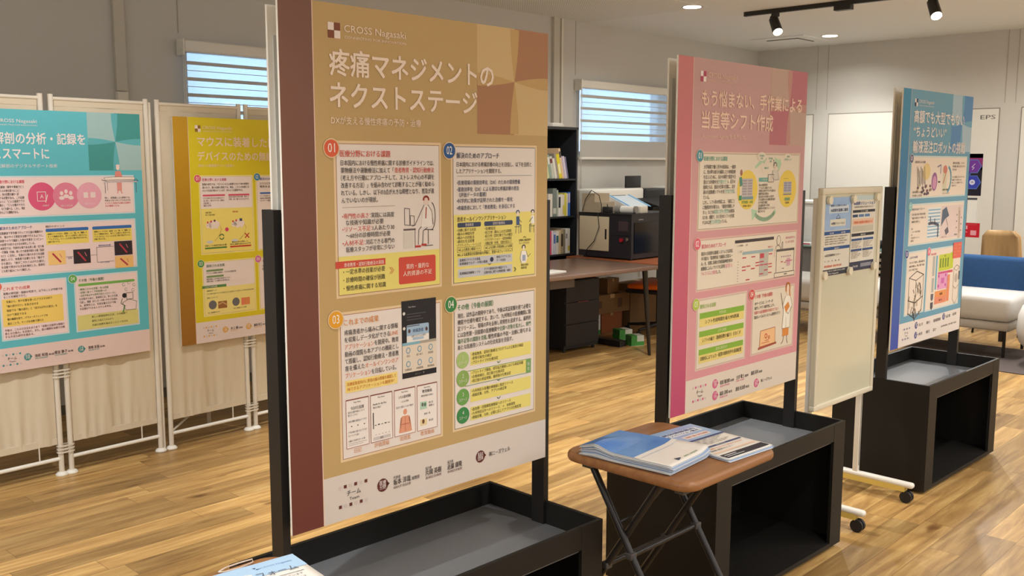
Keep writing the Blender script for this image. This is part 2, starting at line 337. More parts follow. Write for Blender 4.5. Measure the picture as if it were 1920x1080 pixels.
def team(r, col, rows, ucol=(120, 100, 96)):
    F = Flat(base=3)
    for k in range(6):
        F.rect(127 + k * 15, 1104, 135 + k * 15, 1112, col if k % 2 else (206, 192, 186), 1); F.rect(127 + k * 15, 1151, 135 + k * 15, 1159, (206, 192, 186) if k % 2 else col, 1)
    F.text('チーム', 150, 1132, 14, INK, 40).text('Team', 157, 1144, 9, INK, 28, bold=0); F.build('team_mark', r)
    for kind, u, v, *t in rows:
        F = Flat(base=3)
        if kind == 'b':
            F.ell(u, v, 16.5, 16.5, col, 1).poly([(u + 12, v - 8), (u + 21, v), (u + 12, v + 8)], col, 1)
            F.text(t[0], u, v - 2, 11, (244, 232, 226), 20, 4, .0, 'c').text(t[1], u, v + 9, 11, (244, 232, 226), 20, 4, .0, 'c'); F.build('role_badge', r)
        else:
            F.text(t[0], u, v, 15, INK, t[1], bold=.018)
            if len(t) > 2 and t[2]: F.text(t[2], u + t[1] + 4, v, 9, INK, 25)
            if len(t) > 3: F.text(t[3], u, v + 10, 7, col, t[1], bold=0)
            F.build('member_line', r)

# ================================================================== posters
def at(o, u, v): return Vector((o[0], o[1], 0)) + UA * u + VA * v
O1 = (1.159, 1.621); O2 = (2.639, 1.585); O3 = (4.356, 1.541)
RED = (206, 78, 62); YEL = (230, 216, 122); PAP = (228, 219, 212)
# ---- poster 1, tan
p = at(O1, .006, .173)
r = poster('large tan poster with a brown left band on the nearest stand', (p.x, p.y, .661), ANG_A, (190, 160, 108), (106, 50, 42), (118, 76, 56), (206, 178, 128), (170, 124, 90), (128, 74, 52),
    [('疼痛マネジメントの', 127, 151, 506, 56), ('ネクストステージ', 126, 222, 448, 56)], ('DXが支える慢性疼痛の予防・治療', 128, 262, 260, 17), (240, 222, 206), mid=(194, 160, 106))
S = Section(r, (133, 300, 452, 659), '01', (216, 96, 64), '医療分野における課題', RED, 143, txy=(150, 335))
F = S.part('body_text')
F.text('日本国内における慢性疼痛に関する診療ガイドラインでは、', 151, 355, 12.5, INK, 277)
F.text('薬物療法や運動療法に加えて「', 151, 372, 12.5, INK, 152).text('患者教育・認知行動療法', 305, 372, 12.5, RED, 123)
lines(F, ['（考え方や行動にアプローチして、ストレスや心の不調を', '改善する方法）」を組み合わせて診断することが強く勧めら', 'れている。しかし、以下の3点が大きな障壁となり、普及が進'], 151, 389, 17, 12.5, 277, INK)
F.text('んでいないのが現状。', 152, 440, 12.5, INK, 102).rect(153, 450.5, 305, 451.3, (150, 120, 105), 1)
for v, a, wa, b_ in ((476, '●専門性の高さ：', 80, '実践には高度'), (506, '●リソース不足：', 84, '1人あたり30'), (538, '●人材不足：', 64, '対応できる専門の')):
    F.text(a, 152, v, 12, RED, wa).text(b_, 152 + wa + 2, v, 12, INK, 150 - wa - 2)
F.text('な技術や知識が必要', 162, 491, 12, INK, 108).text('〜60分の診療時間が必要', 162, 521, 12, INK, 128).text('医療スタッフが非常に少ない', 162, 553, 12, INK, 140)
G = S.part('highlight_box'); G.rect(140.5, 563, 444.5, 651.5, YEL).rect(132, 574, 274, 590, RED, 1).text('患者教育・認知行動療法の実践', 155, 587, 9.5, (244, 224, 214), 114)
lines(G, [('・一定水準の技能が必要', 120), ('・診療時間の確保が困難', 120), ('・慢性疼痛に関する知識', 122)], 152, 604, 19, 12, None, INK)
G.text('》', 285, 612, 16, (214, 140, 84), 14).rr(314, 576, 431, 642, 5, RED, 1).text('質的・量的な', 337, 605, 12, (246, 226, 214), 72).text('人的資源の不足', 327, 622, 12, (246, 226, 214), 91)
D = S.part('illustration'); k = (96, 84, 80)
D.rect(330, 516, 360, 556, (214, 208, 196)).line([(334, 458), (334, 498), (350, 500), (350, 460)], 1.6, k, 1, True).line([(352, 476), (352, 500), (364, 500), (364, 478)], 1.4, k, 1, True).rect(330, 508, 368, 512, k, 1).line([(366, 512), (366, 556)], 1.5, k, 1)
D.ell(402, 443, 7.5, 9, (226, 206, 196), 1).arc(402, 439, 8, 175, 365, 4.5, (176, 66, 56), 2).line([(395, 452), (382, 474), (366, 500)], 1.6, k, 2).line([(408, 452), (420, 468), (424, 500)], 1.6, k, 2).poly([(396, 454), (410, 454), (421, 472), (420, 505), (386, 505), (390, 474)], (236, 230, 224), 1)
D.line([(402, 458), (400, 484)], 3, (170, 60, 52), 3).line([(386, 505), (378, 512), (376, 548)], 1.8, k, 2).line([(405, 508), (392, 515), (390, 548)], 1.8, k, 2).rect(366, 550, 384, 555, (190, 58, 52), 2).rect(386, 547, 402, 552, (190, 58, 52), 2)
D.arc(418, 480, 13, -80, 90, 2, k, 2, ry=34).line([(396, 512), (424, 514)], 2.2, k, 2).line([(408, 514), (408, 548)], 2, k, 2).line([(396, 552), (422, 552)], 2, k, 2).line([(366, 500), (358, 502)], 2, k, 2)
done(F, G, D)
S = Section(r, (485, 302, 798, 661), '02', (44, 88, 148), '解決のためのアプローチ', (46, 54, 84), 150, txy=(503, 337), inner=(84, 92, 112))
F = S.part('body_text')
F.text('日本国内における疼痛診療の向上を目指し、以下を目的と', 503, 358, 12, INK, 273).text('したアプリケーションを開発する。', 503, 375, 12, INK, 158).rect(504, 382, 778, 382.8, (90, 96, 110), 1)
for t, u, v, w in (('●医療現場の業務効率化（DX）のための環境整備', 504, 404, 228), ('●業務効率化（DX）による適切な疼痛診療の普及', 504, 421, 224), ('（評価データの蓄積）', 511, 435, 96), ('●科学的に効果が証明された治療を一般化', 503, 450, 201), ('●疼痛患者に対して「患者教育」を身近にする', 503, 468, 209)): F.text(t, u, v, 11.5, (52, 62, 92), w)
G = S.part('highlight_box'); G.rect(492.5, 480, 790.5, 653.5, YEL).text('患者オールインワンアプリケーション', 504, 497, 12, INK, 175).rr(505, 501, 587, 513, 4, (62, 72, 100), 1).rr(599, 501, 704, 513, 4, (62, 72, 100), 1)
G.text('患者教育', 546, 510, 7.5, PAP, None, 3, .0, 'c').text('認知行動療法', 652, 510, 7.5, PAP, None, 3, .0, 'c')
for i, (t, w) in enumerate((('●治療に関する内容', 66), ('●痛みの神経科学', 60), ('●痛みへの対処法', 60), ('●適切な生活習慣', 60), ('●アクティビティ・ペーシング', 84))): G.text(t, 503, 523 + i * 9.7, 8, INK, w, bold=.005)
for i, (t, w) in enumerate((('●目標設定', 40), ('●自己分析（痛みによる生活障害）', 100), ('●自己分析（認知行動モデルの確認）', 103), ('●リラクゼーション　●認知再構成', 100), ('●活動記録（歩数、活動内容など）', 100))): G.text(t, 600, 523 + i * 9.7, 8, INK, w, bold=.005)
G.frame(504, 564, 587, 576, .8, INK, 1).frame(599, 564, 704, 577, .8, INK, 1).text('AIによる教育と確認テスト', 507, 573, 7.5, INK, 77).text('AIによる目標と学習効果による記録', 602, 573, 7.5, INK, 99)
G.text('AIによる結果及び記録内容の評価と、患者へのフィードバック', 504, 586, 8.5, INK, 200).rect(506, 591, 703, 613, (198, 200, 206), 1).rect(506, 620, 703, 642, (198, 200, 206), 1)
G.text('医療用にデバイスを装着、', 512, 600, 7, INK, 74).text('医療施設でもデータ等の蓄積', 512, 609, 7, INK, 98).ell(626, 602, 6.5, 6.5, (50, 58, 84), 2).text('専用クラウド上に', 643, 600, 7, INK, 54).text('データ送信', 643, 609, 7, INK, 34)
G.text('︾', 612, 622, 12, INK, 12).text('医療施設用解析ソフト', 512, 634, 7, INK, 72).text('アプリ使用状況や確認テスト、', 598, 629, 7, INK, 88).text('記録内容に関する情報収集・解析', 598, 638, 7, INK, 98)
G.text('診察時に確認説明や', 728, 560, 6.5, INK, 48).text('フィードバック', 728, 568, 6.5, INK, 40).text('》', 708, 640, 12, INK, 10).text('患者の評価・', 736, 628, 6.5, INK, 32).text('効果判定', 736, 636, 6.5, INK, 24).text('︽', 744, 551, 10, INK, 12)
D = S.part('illustration'); k = (84, 86, 96)
def seated(D, u, v, body, flip=1):
    D.ell(u, v, 5, 7, (238, 222, 206), 1).arc(u, v - 2, 5.6, 170, 370, 3, body, 2).poly([(u - 6, v + 8), (u + 6, v + 8), (u + 7, v + 30), (u - 6, v + 30)], body if flip > 0 else (238, 236, 230), 1)
    D.line([(u - 5, v + 30), (u + 12 * flip, v + 32), (u + 12 * flip, v + 52)], 2, k, 2).line([(u - 6, v + 32), (u - 8, v + 54)], 1.4, k, 2).line([(u + 4, v + 34), (u + 4, v + 54)], 1.4, k, 2).line([(u - 12, v + 36), (u + 8, v + 36)], 1.6, k, 2).line([(u, v + 12), (u + 14 * flip, v + 24)], 1.6, k, 3)
seated(D, 724, 484, (70, 96, 140)); seated(D, 782, 484, (60, 66, 80), -1)
D.ell(747, 578, 5, 7, (240, 226, 210), 1).arc(747, 577, 6, 160, 380, 3, (60, 58, 60), 2).poly([(738, 587), (756, 587), (762, 606), (756, 620), (738, 620), (733, 606)], (240, 236, 226), 1).line([(738, 587), (733, 606), (738, 620)], 1.3, k, 2).line([(756, 587), (764, 604), (774, 596)], 1.3, k, 2).rect(742, 598, 754, 614, (160, 170, 196), 3)
done(F, G, D)
S = Section(r, (135, 692, 452, 1048), '03', (226, 160, 44), 'これまでの成果', (216, 138, 66), 99, txy=(152, 723), badge=(129, 707))
F = S.part('body_text'); OR = (216, 130, 84)
F.text('疼痛患者から痛みに関する情報', 152, 746, 12.5, INK, 157).text('を収集しデータ化ができる', 152, 763, 12.5, INK, 132).text('LINE', 285, 763, 12.5, OR, 24, bold=0).text('アプリケーション', 152, 780, 12.5, OR, 84).text('を開発中。教育', 238, 780, 12.5, INK, 72)
F.text('動画の閲覧も本アプリの機能とし', 152, 797, 12.5, INK, 158).text('て搭載し、認知行動療法・患者教', 152, 814, 12.5, INK, 158).text('育を備えた', 152, 831, 12.5, INK, 56).text('オールインワンのア', 210, 831, 12.5, OR, 99).text('プリケーション', 152, 848, 12.5, OR, 74).text('を目指している。', 228, 848, 12.5, INK, 74)
F.rect(152, 855, 306, 884, (240, 214, 128)).text('医療従事者向けに患者の痛み情報を確認して', 157, 867, 8.5, (196, 116, 40), 144).text('FBできるアプリケーションも開発中！', 157, 879, 8.5, (196, 116, 40), 138)
G = S.part('phone_screenshot'); G.rect(321, 684, 431, 877, (38, 36, 40)).rect(322, 790, 431, 863, (222, 208, 190), 1).rect(322, 788, 378, 795, (130, 176, 192), 2).rect(378, 788, 431, 795, (170, 160, 146), 2).rr(336, 745, 407, 790, 4, (158, 184, 208), 1).rect(336, 772, 407, 788, (232, 226, 220), 2).rr(354, 777, 390, 784, 3, (170, 190, 206), 3)
G.text('疼痛患者', 355, 764, 9, (70, 90, 130), 34).text('治療プログラムの案内', 350, 776, 5, INK, 46, bold=0).ell(344, 760, 4, 5, (90, 70, 66), 3).ell(399, 760, 4, 5, (90, 70, 66), 3).text('Pain Note', 342, 702, 5, (200, 200, 200), 22, bold=0)
for q in range(4): G.rect(337, 717 + q * 7 + (9 if q > 2 else 0), 337 + (60, 44, 52, 40)[q], 719 + q * 7 + (9 if q > 2 else 0), (84, 82, 84), 2)
for v in (715, 752): G.ell(328, v, 4, 4, (220, 214, 206), 2)
for i in range(6): G.ell(340 + 36 * (i % 3), 808 + 34 * (i // 3), 7, 8, (122, 160, 182), 2).ell(340 + 36 * (i % 3), 808 + 34 * (i // 3), 4.5, 5.5, (222, 208, 190), 3).text(('日記', '振り返り', '質問票', '目標設定', '評価情報', '教育動画')[i], 340 + 36 * (i % 3), 824 + 34 * (i // 3), 5.5, (110, 96, 90), None, 3, 0, 'c')
G.text('メニュー　▼', 376, 872, 5, (150, 146, 140), None, 3, 0, 'c')
D = S.part('screenshot_row')
for i, (u, cp) in enumerate(((152, '日記'), (223, '評価情報'), (295, '質問票'), (367, '教育動画'))):
    D.rect(u, 901, u + 65, 1018, (236, 228, 222), 0).frame(u, 901, u + 65, 1018, 1.2, (166, 92, 80) if i != 1 else (140, 64, 56), 1).rect(u, 901, u + 65, 903, (120, 60, 54), 2).text('Pain Note', u + 32, 911, 5, INK, None, 3, 0, 'c').text(cp, u + 32, 1031, 11.5, (214, 150, 104), None, 3, 0, 'c')
D.text('今日の生活記録', 184, 926, 8, INK, 38, al='c')
for v, t in ((934, '毎日の活動や痛みについて'), (941, '教えてください'), (956, '1.昨日の睡眠の満足度はどうですか？'), (982, '2.今日の痛みの強さはどうですか？'), (990, 'ない〜とても強い'), (1003, '3.痛みで出来なかった事')): D.text(t, 157, v, 5, INK, min(54, len(t) * 4), bold=0)
for u in (165, 183, 202): D.rect(u, 965, u + 4, 967, INK, 1)
D.rect(157, 1007, 210, 1008, (170, 160, 156), 1).rect(157, 1011, 200, 1012, (170, 160, 156), 1)
D.text('Results for the Past', 230, 927, 6, INK, 40, bold=.01).text('痛みの強さ', 230, 935, 5, INK, 24, bold=0)
for q in range(5): D.rect(234 + q * 10, 976 - (q % 2), 240 + q * 10, 977.5, INK, 1).rect(236 + q * 10, 1000, 240 + q * 10, 1001, (120, 110, 106), 1).rect(229, 945 + q * 10, 232, 946, (120, 110, 106), 1)
D.rect(230, 1006, 282, 1014, (206, 198, 194), 1).text('保存', 255, 1012, 5, INK, None, 3, 0, 'c')
D.text('いたみ基本情報', 327, 924, 7.5, INK, 38, al='c').text('いたみの情報', 327, 935, 5, INK, 24, 3, 0, 'c').text('前日まで受診していない場合は', 300, 948, 5, INK, 54, bold=0)
fl = (222, 156, 126); D.ell(328, 960, 6, 7.5, fl, 1).poly([(318, 970), (338, 970), (344, 980), (345, 1012), (312, 1012), (313, 980)], fl, 1).line([(316, 974), (310, 1010)], 4, fl, 1).line([(341, 974), (347, 1010)], 4, fl, 1).rect(316, 990, 341, 991.5, (190, 96, 80), 2).rect(327, 972, 328.5, 1010, (200, 110, 90), 2)
D.text('教育動画', 399, 922, 8, INK, None, 3, .01, 'c').text('慢性疼痛の仕組み', 399, 932, 5, INK, None, 3, 0, 'c').rect(376, 945, 398, 964, (178, 208, 186), 1).ell(384, 952, 3.5, 5, (110, 110, 104), 2).ell(392, 953, 3.5, 5, (84, 120, 96), 2).text('第1回', 404, 952, 5, INK, 14, bold=0).text('運動と', 404, 960, 5, INK, 18, bold=0).rect(376, 990, 398, 1006, (228, 206, 160), 1).ell(386, 996, 4, 6, (120, 84, 60), 2).text('第2回', 404, 998, 5, INK, 14, bold=0).text('動画一覧', 399, 979, 5, INK, None, 3, 0, 'c')
done(F, G, D)
S = Section(r, (486, 693, 797, 1045), '04', (60, 132, 74), 'その他（今後の展開）', (60, 124, 70), 127, txy=(504, 725), badge=(481, 708), inner=(96, 100, 92))
F = S.part('body_text')
lines(F, ['現在、試作品の開発中であり、今後は実証実験を経て必要な', '機能や仕様を確定する。次いで、九州地区の医療機関に限', '定リリースし、現場の声を反映し実用性を追求する。最終的'], 504, 746, 16.6, 12.5, 272, INK)
F.text('には急性期・回復期の医療機関や', 504, 796, 12.5, INK, 150).text('全国へ対象を拡大し、専門', 655, 796, 12.5, (66, 110, 70), 121).text('職不足等の課題を克服。', 504, 813, 12.5, (66, 110, 70), 106).text('慢性疼痛の予防・治療に寄与する', 612, 813, 12.5, INK, 164).text('新たな医療用システムの社会実装を目指す。', 504, 829, 12.5, INK, 202)
G = S.part('stage_chart')
rows4 = [((166, 190, 116), ['●患者教育、認知行動療法プログラムの立案及び検証', '●実現可能性の検討', '●プロトタイプの仕様決定']), ((138, 170, 92), ['●プロトタイプ開発、研究協力施設における実証実験', '●仕様再検討、改訂版の仕様決定', '●改訂版の実証実験、最終版の仕様決定']),
         ((108, 160, 82), ['●九州地区の各種診療施設に限定リリース', '●情報収集、分析、アプリの修正等']), ((62, 136, 76), ['●急性期・回復期医療施設へのリリース', '●九州地区以外へのリリース　→　本格運用', '●情報収集、分析、必要に応じてアプリの仕様変更'])]
for i, (c, tt) in enumerate(rows4):
    v = 841 + 49.4 * i; G.rect(548, v, 777, v + 36, YEL, 0); cv = 858 + 49.2 * i
    if i == 1: G.frame(530, v, 777, v + 39, 1.5, (110, 150, 80), 1).rect(758, v, 777, v + 39, (122, 164, 100), 2).text('現', 767, v + 18, 9, PAP, None, 4, 0, 'c').text('在', 767, v + 31, 9, PAP, None, 4, 0, 'c')
    G.ell(521, cv, 22, 22, c, 3).text(str(i + 1), 521, cv - 2, 13, PAP, None, 5, 0, 'c').text('ステージ', 521, cv + 11, 9.5, PAP, 28, 5, 0, 'c')
    for j, t in enumerate(tt): G.text(t, 552, v + 10 + j * 11, 8.4, INK, len(t) * 8.1, bold=.004)
    if i < 3: G.line([(646, v + 39), (652, v + 43), (658, v + 39)], 2, (96, 120, 84), 3)
done(F, G)
team(r, (98, 48, 46), [('b', 256, 1131, '医療', '分野'), ('n', 289, 1139, '坂本 淳哉', 54, '准教授', '長崎大学 総合診療'), ('n', 392, 1139, '片岡 英樹', 53, '', '長崎記念病院'), ('n', 466, 1140, '近藤 康隆', 51, '', '長崎記念病院'), ('b', 584, 1131, '製品化', '団体')])
F = Flat(base=4); F.text('代表者', 289, 1124, 8, INK, 22).text('協力者', 392, 1124, 8, INK, 20).text('協力者', 466, 1124, 8, INK, 20).text('㈱ニーズウェル', 616, 1137, 13, INK, 80); F.build('credit_line', r)
# ---- poster 2, pink
p = at(O2, -.012, .182)
r = poster('pink poster with a magenta left band on the middle stand', (p.x, p.y, .655), ANG_A, gradient((216, 148, 156), (188, 146, 138)), (188, 72, 114), (196, 112, 106), (190, 160, 146), (184, 112, 120), (176, 70, 96),
    [('もう悩まない、手作業による', 134, 149, 670, 52), ('当直等シフト作成', 137, 222, 458, 56)], ('Automated Agents を活用した', 142, 258, 268, 15), (236, 204, 182), mid=(188, 140, 130), foot=(222, 210, 196))
P2 = (224, 212, 192); GT = (92, 164, 142)
S = Section(r, (126, 304, 808, 570), '01', (70, 140, 150), '医療分野における課題', GT, 143, paper=P2, edge=(214, 190, 168), inner=(150, 150, 130), txy=(156, 333), badge=(132, 318))
F = S.part('body_text')
lines(F, ['大学病院で働く若手の医師は、一般的', 'に、低水準な給与を補填したり地域医療', 'を支えるために、ほかの病院で宿直や日', '直などの外勤を行う。そのため、若手の', '医師たちは、普段の仕事の合間に、自分', '達の当直勤務シフトを手作業で作成し', ('ている。', 38), 'しかし、シフト表の作成には、「病院ごと', 'に勤務条件が異なる」「業務が煩雑しや', 'すい」などの複雑な条件の整理が必要あ', 'るため、煩雑で、ひと月分のシフトを作成', ('するのに約20時間かかっている。', 152)], 157, 360, 17, 13.5, 196, INK)
for v, u, w in ((411, 245, 60), (445, 285, 64), (513, 225, 90), (547, 205, 60)): F.rect(u, v - 11, u + w, v + 2, P2, 4)
F.text('外勤を行う', 247, 411, 13.5, GT, 58, 5).text('手作業で作成', 287, 445, 13.5, GT, 62, 5).text('複雑な条件の整理', 226, 513, 13.5, GT, 88, 5).text('約20時間', 206, 547, 13.5, GT, 58, 5)
for i, (t, w) in enumerate((('個人の勤務希望を', 60), ('アナログに集めている', 88), ('外勤先の条件がそれぞれ異なる', 118), ('勤務可能な医師の', 70), ('組み合わせを何度も入れ直す', 108), ('公平な勤務のための勤務日数の偏り', 118), ('を手作業で確認', 62), ('急な勤務変更への対応', 80), ('勤務表の作成からシフトまで', 118), ('数日かかる', 48))): F.text(t, 513, 424 + i * 10.6, 9, INK, w)
D = S.part('illustration'); lg = (176, 206, 172)
D.ell(436, 436, 68, 70, (228, 200, 84)).ell(719, 437, 66, 70, (228, 200, 84))
D.poly([(480, 354), (520, 330), (515, 322), (560, 322), (545, 345), (535, 338), (486, 362)], lg).poly([(610, 318), (650, 330), (655, 322), (668, 345), (650, 372), (645, 360), (620, 340)], lg)
D.arc(560, 470, 96, 40, 132, 15, lg, 0, 14, 76).poly([(466, 505), (512, 512), (476, 548)], lg, 0)
for u, v in ((526, 318), (588, 328), (712, 322), (560, 362)): D.ell(u, v, 30, 16, P2, 1)
D.text('大学病院を', 526, 318, 7.5, GT, None, 3, .01, 'c').text('運営', 526, 328, 7.5, GT, None, 3, .01, 'c').text('若手医師', 588, 328, 7.5, GT, None, 3, .01, 'c').text('派遣', 588, 338, 7.5, GT, None, 3, .01, 'c').text('外勤先', 715, 320, 7.5, GT, None, 3, .01, 'c').text('宿日直をこなす', 715, 331, 7.5, GT, None, 3, .01, 'c').text('勤務希望', 560, 362, 7.5, GT, None, 3, .01, 'c')
D.rect(398, 396, 470, 460, (190, 180, 178), 1).rect(690, 410, 748, 452, (176, 174, 184), 1)
for q in range(6): D.rect(402, 401 + q * 9.5, 430, 406 + q * 9.5, (158, 150, 152), 2).rect(438, 401 + q * 9.5, 466, 406 + q * 9.5, (158, 150, 152), 2)
for q in range(4): D.rect(693, 413 + q * 9, 716, 418 + q * 9, (140, 140, 156), 2).rect(722, 413 + q * 9, 745, 418 + q * 9, (140, 140, 156), 2)
D.rect(690, 398, 722, 399, INK, 1).rect(688, 455, 750, 460, (130, 130, 130), 1).rect(400, 460, 476, 470, (120, 150, 150), 1)
D.ell(392, 375, 7, 11, (160, 104, 90), 2).poly([(380, 392), (396, 390), (402, 420), (384, 424)], (84, 140, 120), 2).rect(380, 455, 398, 472, (70, 140, 96), 2).rect(385, 424, 397, 456, P2, 2)
D.text('大学病院・本院', 436, 484, 11, (120, 160, 80), 76, 3, .02, 'c').text('専門医療・救急など', 436, 496, 7.5, INK, 56, 3, .01, 'c').text('派遣病院', 719, 480, 11, GT, 42, 3, .02, 'c').text('当直医務', 719, 492, 7.5, INK, 30, 3, .01, 'c')
D.rr(511, 394, 578, 408, 4, (92, 164, 150), 2).text('シフト作成の現状', 520, 404, 8, P2, 50).rect(575, 383, 614, 410, (214, 200, 184), 3).frame(575, 383, 614, 410, 1.6, INK, 4)
D.ell(622, 352, 9, 11, (214, 196, 178), 3).arc(622, 349, 10, 170, 380, 4, (110, 110, 104), 4).poly([(608, 368), (640, 366), (650, 402), (606, 404)], (206, 200, 186), 2).line([(608, 368), (600, 392), (616, 402)], 1.6, (110, 104, 98), 4).line([(640, 366), (652, 402), (618, 404)], 1.6, (110, 104, 98), 4).text('!', 608, 340, 15, INK, 4)
done(F, D)
S = Section(r, (129, 595, 807, 777), '02', (216, 96, 116), '解決のためのアプローチ', (216, 96, 120), 150, paper=P2, edge=(216, 178, 164), inner=(176, 150, 140), txy=(157, 629), badge=(130, 612))
F = S.part('body_text')
lines(F, ['既存の汎用的な勤務システムでは対応', '不可能な「医師特有で複雑な当直ルー', 'ル」を、実際に長崎大学病院脳神経内科の', '経験値によるノウハウを活用した複雑な'], 156, 653, 17, 13, 196, INK)
F.text('アルゴリズムで解決', 156, 721, 13, (216, 130, 150), 96).text('した。', 254, 721, 13, INK, 26).rect(303, 692, 354, 706, P2, 4).text('複雑な', 305, 704, 13, (216, 130, 150), 46, 5)
D = S.part('schedule_screenshot'); cr = (192, 74, 84)
D.rect(365, 613, 633, 624, (70, 62, 60)).rect(416, 657, 630, 668, (154, 176, 176)).rect(535, 668, 598, 756, (186, 180, 168)).rect(538, 671, 566, 688, cr, 1).rect(640, 660, 641.5, 690, cr, 1)
for u, v in ((416, 679), (478, 679), (598, 676), (538, 701), (508, 702), (416, 712), (446, 711), (508, 713), (538, 713), (568, 713), (598, 713), (416, 724), (477, 722), (598, 724), (568, 734), (538, 746), (598, 746), (444, 760)): D.rect(u, v - 2, u + 26, v + 2, cr, 2)
for q in range(8): D.rect(386, 690 + q * 10, 392, 692 + q * 10, (120, 110, 104), 1)
D.text('シフト表 勤務', 378, 636, 6, INK, 40, bold=.01).text('次月', 436, 636, 6, INK, 12, bold=.0).rr(384, 650, 424, 660, 4, (214, 202, 186), 1).text('12月', 400, 658, 6, INK, 10, 3, 0).text('勤務表 出力', 592, 652, 6, cr, 36)
G = S.part('illustration'); k = (110, 98, 92)
G.ell(668, 629, 12, 17, P2, 1).arc(668, 629, 13, 0, 360, 2.2, k, 2, 18, 18).line([(648, 668), (650, 652), (664, 647), (680, 652), (688, 668)], 2, k, 2).line([(690, 668), (693, 640), (700, 636), (700, 668)], 2, k, 2)
G.rect(656, 664, 788, 672, (90, 82, 80), 1).frame(656, 664, 788, 752, 2.4, k, 2).rr(644, 752, 794, 768, 5, P2, 1).frame(644, 752, 794, 768, 2, k, 2).rect(714, 758, 738, 762, k, 3)
for q in range(5): G.rect(690 + q * 16, 690, 700 + q * 16, 695, (180, 150, 156), 2)
G.rect(736, 700, 760, 730, (206, 160, 176), 2).rect(690, 710, 704, 714, cr, 2).rect(716, 714, 728, 717, cr, 2).rect(726, 708, 774, 713, (196, 120, 140), 3).rect(702, 736, 714, 739, k, 2)
G.text('複雑な勤務条件も', 718, 626, 9, (214, 140, 156), 71).text('まとめて解決', 718, 642, 9, (214, 140, 156), 66)
done(F, D, G)
S = Section(r, (137, 800, 458, 1051), '03', (172, 192, 70), '期待される効果', (150, 184, 80), 98, paper=P2, edge=(216, 190, 176), inner=(180, 160, 140), txy=(157, 835), badge=(132, 818))
F = S.part('result_table')
for i, (a, b_, w) in enumerate((('時間短縮', 'シフト作成時間を最大90%削減', 214), ('公平な勤務', 'シフトの偏り（勤務回数の偏り）をなくす', 246), ('最適な勤務条件', '自動化により入力・配置の制約条件を最適配置', 262))):
    v = 851 + i * 63.5; F.rect(157, v, 440, v + 20, (134, 176, 62), 0).rect(157, v + 20, 440, v + 49, (226, 206, 124), 0).text(a, 298, v + 14, 11, (214, 224, 160), None, 3, .01, 'c').text(b_, 298, v + 39, 14, (76, 66, 50), w, 3, .01, 'c')
done(F)
S = Section(r, (495, 804, 806, 1049), '04', (206, 80, 76), 'その他（今後の展開）', (206, 74, 74), 126, paper=P2, edge=(216, 190, 176), inner=(190, 160, 146), txy=(512, 835), badge=(490, 818))
F = S.part('body_text'); F.text('本サービスは、ユーザーが', 512, 860, 12, INK, 130).text('操作しやすい操作性により、', 512, 877, 12, INK, 144).text('短期での最適勤務の作成だけでなく', 512, 894, 12, (206, 84, 84), 172).text('臨床レベルのシステム開発を行う', 512, 911, 12, INK, 186)
D = S.part('illustration'); og = (216, 140, 70)
D.poly([(560, 962), (666, 958), (668, 1018), (556, 1022)], (236, 190, 140), 1).line([(560, 962), (666, 958), (668, 1018), (556, 1022)], 2.4, (170, 100, 66), 2, True).poly([(546, 1024), (678, 1016), (678, 1024), (546, 1032)], (170, 84, 70), 2).arc(600, 985, 8, 0, 360, 4, (214, 96, 66), 3).arc(622, 992, 5, 0, 360, 3, (214, 96, 66), 3).rect(570, 1008, 626, 1010.5, (206, 104, 70), 3).text('LOADING', 592, 1004, 6, (206, 120, 80), 30)
k = (112, 98, 92)
D.ell(752, 822, 13, 20, (238, 214, 196), 2).arc(752, 818, 14, 150, 395, 8, og, 3, 12, 20).line([(764, 826), (770, 848)], 7, og, 3).poly([(736, 848), (772, 848), (788, 888), (780, 906), (776, 972), (718, 972), (724, 904), (720, 880)], (238, 232, 218), 1)
D.line([(736, 848), (716, 880), (724, 906), (718, 972), (776, 972), (780, 906), (789, 886), (772, 848)], 1.8, k, 2).line([(700, 832), (712, 866), (722, 896)], 3, k, 3).line([(746, 972), (744, 930)], 1.4, k, 2).poly([(728, 888), (758, 870), (770, 890), (744, 912)], og, 3).line([(786, 890), (762, 918), (748, 910)], 2, k, 4)
D.rect(722, 972, 768, 1002, og, 2).line([(732, 1002), (728, 1022), (714, 1030)], 3, k, 2).line([(756, 1002), (758, 1022), (764, 1032)], 3, k, 2)
done(F, D)
pk = (214, 92, 140)
team(r, pk, [('b', 265, 1114, '医療', '分野'), ('b', 267, 1157, '工学', '分野'), ('b', 544, 1156, '企業', '団体'), ('n', 297, 1122, '松尾 敬次郎', 62, '助教', '長崎大学病院'), ('n', 403, 1120, '土井 敬士', 54, '講師', '長崎大学病院'), ('n', 505, 1120, '藤原 英幸', 50, '助教'), ('n', 297, 1162, '福島 淳希', 52, '教授', '長崎大学'), ('n', 402, 1163, '原田 充太郎', 62, '教授')])
F = Flat(base=4); F.text('㈱ニーズウェル', 577, 1158, 12, INK, 80); F.build('credit_line', r)
